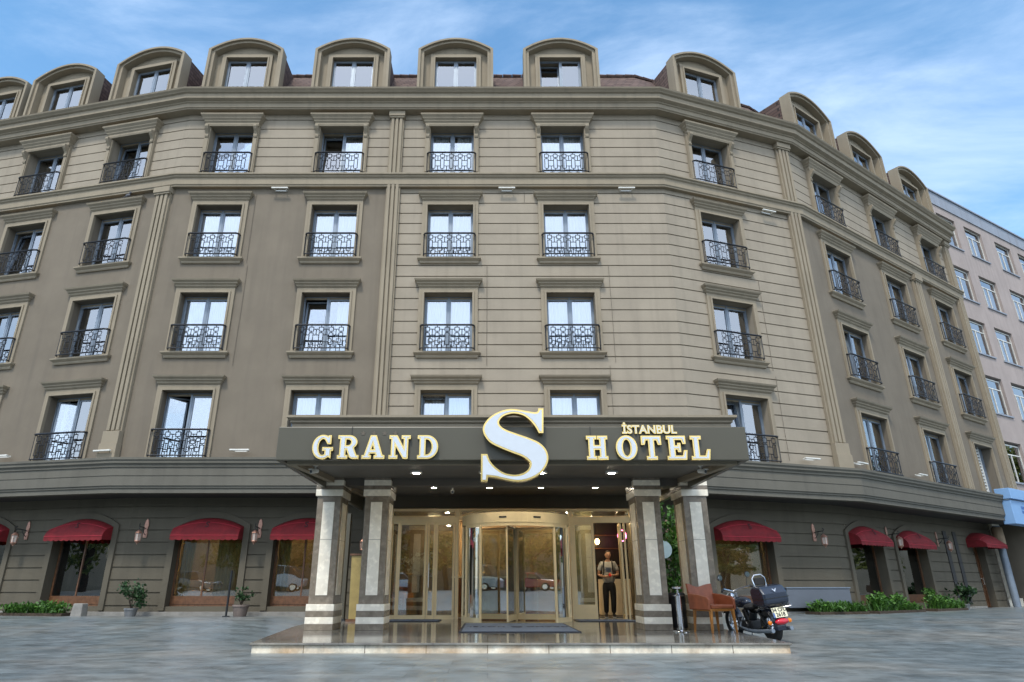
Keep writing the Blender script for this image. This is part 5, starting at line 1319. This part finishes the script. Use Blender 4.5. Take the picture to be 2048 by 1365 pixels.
TX=[(x,-31+random.uniform(-2,2)) for x in (-26,-21,-16.5,-12,-8,-4,0,3.5,7.5,11.5,16,21,27)]+[(-44,-12),(-47,-5),(-46,-19),(-38,-24),(46,20),(50,27),(47,34),(52,13),(44,6),(50,0),(46,-6),(54,-12)]
for i,(x,y) in enumerate(TX):
    t=empty('tree',(x,y,.6),random.uniform(0,6)); tag(t,'leafy green street tree across the road, reflected in the glass of the hotel','tree','street trees across the road')
    a,b=TM1[i%2]; put('trunk',a,t); put('crown',b,t); t.scale=(1.25,1.25,random.uniform(1,1.25))
def car(x,y,rz,mat,lb,van=False):
    c=empty('parked_car',(x,y,gz(x,y)),rz); tag(c,lb,'van' if van else 'car','vehicles parked across the street')
    H=2.0 if van else 1.45
    pr_=[(-2.1,.3),(2.1,.3),(2.15,.6),(2.0,.82),(1.1,.95),(.95,.98),(-1.9,.98),(-2.15,.85)] if not van else [(-2.3,.3),(2.3,.3),(2.35,.8),(2.0,1.05),(1.5,1.15),(-2.3,1.15)]
    mb=MB(); mb.prism(pr_,-.85,.85,'y'); build(mb,'body',mat,c,bevel=.06)
    cb=[(1.1,.95),(.4,H-.04),(-1.3,H),(-1.95,.97)] if not van else [(1.9,1.1),(1.3,H),(-2.25,H),(-2.3,1.1)]
    mb=MB(); mb.prism(cb,-.74,.74,'y'); build(mb,'cabin',M['black_plastic'],c,bevel=.05)
    mb=MB(); mb.prism([(cb[1][0]+.02,H-.05),(cb[1][0]-.1,H+.02),(cb[2][0]+.1,H+.03),(cb[2][0]-.05,H-.05)],-.74,.74,'y'); 
    for px_ in (cb[1][0]-.75,): mb.box(px_-.05,px_+.05,-.77,.77,.95,H)
    build(mb,'roof',mat,c,bevel=.03)
    for sx in (-1.3,1.3):
        for sy in (-.8,.8):
            mb=MB(); mb.lathe([(.2,-.1),(.32,-.1),(.33,0),(.32,.1),(.2,.1)],20,(sx,sy,.33),axis='y'); w=build(mb,'wheel',M['rubber'],c,smooth=True)
            mb=MB(); mb.lathe([(.2,-.108),(.2,.108)],16,(sx,sy,.33),axis='y'); build(mb,'rim',M['chrome'],w)
car(-12.3,-19.6,0,M['car_red'],'red hatchback across the street reflected in the revolving door')
car(-7.2,-20.2,0,M['car_white'],'white car across the street reflected beside the red hatchback')
car(-17.5,-19.5,0,M['car_white'],'white van across the street reflected in the window by the left columns',True)
car(-25,-20,0,M['car_grey'],'grey car across the street reflected in the left-hand arched window')
car(12,-20,0,M['car_grey'],'grey car across the street reflected behind the motorcycle')
# ---------------------------------------------------------------- ground
mb=MB()
def frange(a,b,n): return [a+(b-a)*i/n for i in range(n+1)]
xs=[-600,-200,-80,-40]+frange(-30,30,75)+[40,80,200,600]; ys=[-600,-150,-60,-30]+frange(-24,44,72)+[80,200,600]
for y in ys:
    for x in xs: mb.v.append((x,y,gz(x,y)))
nx=len(xs)
for j in range(len(ys)-1):
    for i in range(nx-1):
        a=j*nx+i; mb.f.append((a,a+1,a+nx+1,a+nx)); mb.m.append(0)
g=build(mb,'ground',M['forecourt'],smooth=False); tag(g,kind='structure')
for p in g.data.polygons: p.use_smooth=True

# ---------------------------------------------------------------- sky, sun, camera
SUN_EL,SUN_AZ=R(57),R(197)   # azimuth clockwise from +Y: behind and a little left of the camera
wd=bpy.data.worlds.new('World'); sc.world=wd; wd.use_nodes=True; nt=wd.node_tree; L=nt.links.new
bg=nt.nodes['Background']
sk=N(nt,'ShaderNodeTexSky'); sk.sky_type='NISHITA'; sk.sun_disc=False; sk.sun_elevation=SUN_EL; sk.sun_rotation=SUN_AZ; sk.air_density=1.0; sk.dust_density=.6; sk.ozone_density=2.5
tc=N(nt,'ShaderNodeTexCoord')
mp=N(nt,'ShaderNodeMapping'); mp.inputs['Scale'].default_value=(1.2,2.4,3.4); mp.inputs['Rotation'].default_value=(R(12),R(-14),R(20)); mp.inputs['Location'].default_value=(2.2,1.1,.9)
L(tc.outputs['Generated'],mp.inputs['Vector'])
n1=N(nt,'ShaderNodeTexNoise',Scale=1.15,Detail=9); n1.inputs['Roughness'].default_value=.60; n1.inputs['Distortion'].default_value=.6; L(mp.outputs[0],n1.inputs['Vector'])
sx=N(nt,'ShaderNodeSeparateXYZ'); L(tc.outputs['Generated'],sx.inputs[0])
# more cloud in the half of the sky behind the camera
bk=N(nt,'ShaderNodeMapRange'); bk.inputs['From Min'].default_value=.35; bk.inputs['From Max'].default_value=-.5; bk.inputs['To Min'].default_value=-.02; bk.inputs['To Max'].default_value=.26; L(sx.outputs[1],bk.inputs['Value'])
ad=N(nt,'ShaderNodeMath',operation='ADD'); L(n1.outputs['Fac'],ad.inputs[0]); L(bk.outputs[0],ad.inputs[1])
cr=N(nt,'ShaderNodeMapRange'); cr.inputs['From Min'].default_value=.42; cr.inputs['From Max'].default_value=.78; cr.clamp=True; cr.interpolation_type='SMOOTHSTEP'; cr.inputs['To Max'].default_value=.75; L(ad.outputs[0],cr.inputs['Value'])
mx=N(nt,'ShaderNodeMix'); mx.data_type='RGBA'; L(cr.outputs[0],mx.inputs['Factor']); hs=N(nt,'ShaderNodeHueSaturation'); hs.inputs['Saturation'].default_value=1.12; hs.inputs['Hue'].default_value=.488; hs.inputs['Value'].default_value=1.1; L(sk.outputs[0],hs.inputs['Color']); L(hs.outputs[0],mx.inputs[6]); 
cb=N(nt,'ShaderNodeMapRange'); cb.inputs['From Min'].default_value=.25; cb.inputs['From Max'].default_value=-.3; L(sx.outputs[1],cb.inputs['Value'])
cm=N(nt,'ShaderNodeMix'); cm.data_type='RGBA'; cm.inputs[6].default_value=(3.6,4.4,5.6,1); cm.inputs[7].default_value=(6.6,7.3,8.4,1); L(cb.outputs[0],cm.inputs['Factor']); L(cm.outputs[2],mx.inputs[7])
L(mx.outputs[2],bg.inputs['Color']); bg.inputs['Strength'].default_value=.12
sl=bpy.data.lights.new('sun','SUN'); sl.energy=1.4; sl.angle=R(10); sl.color=(1,.95,.86)
so=bpy.data.objects.new('sun',sl); COL.objects.link(so)
d=Vector((math.sin(SUN_AZ)*math.cos(SUN_EL),math.cos(SUN_AZ)*math.cos(SUN_EL),math.sin(SUN_EL)))
so.rotation_euler=d.to_track_quat('Z','Y').to_euler(); so.location=(0,-20,30)
cam=bpy.data.cameras.new('camera'); co=bpy.data.objects.new('camera',cam); COL.objects.link(co); sc.camera=co
co.location=(0,0,.9); co.rotation_euler=(R(90)+math.atan(493/1290),0,0); cam.lens=1290/2048*36; cam.sensor_width=36; cam.shift_x=49/2048; cam.clip_end=2000; cam.clip_start=.05
sc.view_settings.view_transform='Standard'; sc.view_settings.look='None'; sc.view_settings.exposure=1.15; sc.view_settings.gamma=1
sc.cycles.max_bounces=8; sc.cycles.transparent_max_bounces=16; sc.cycles.caustics_reflective=False; sc.cycles.caustics_refractive=False
sc.cycles.sample_clamp_indirect=4
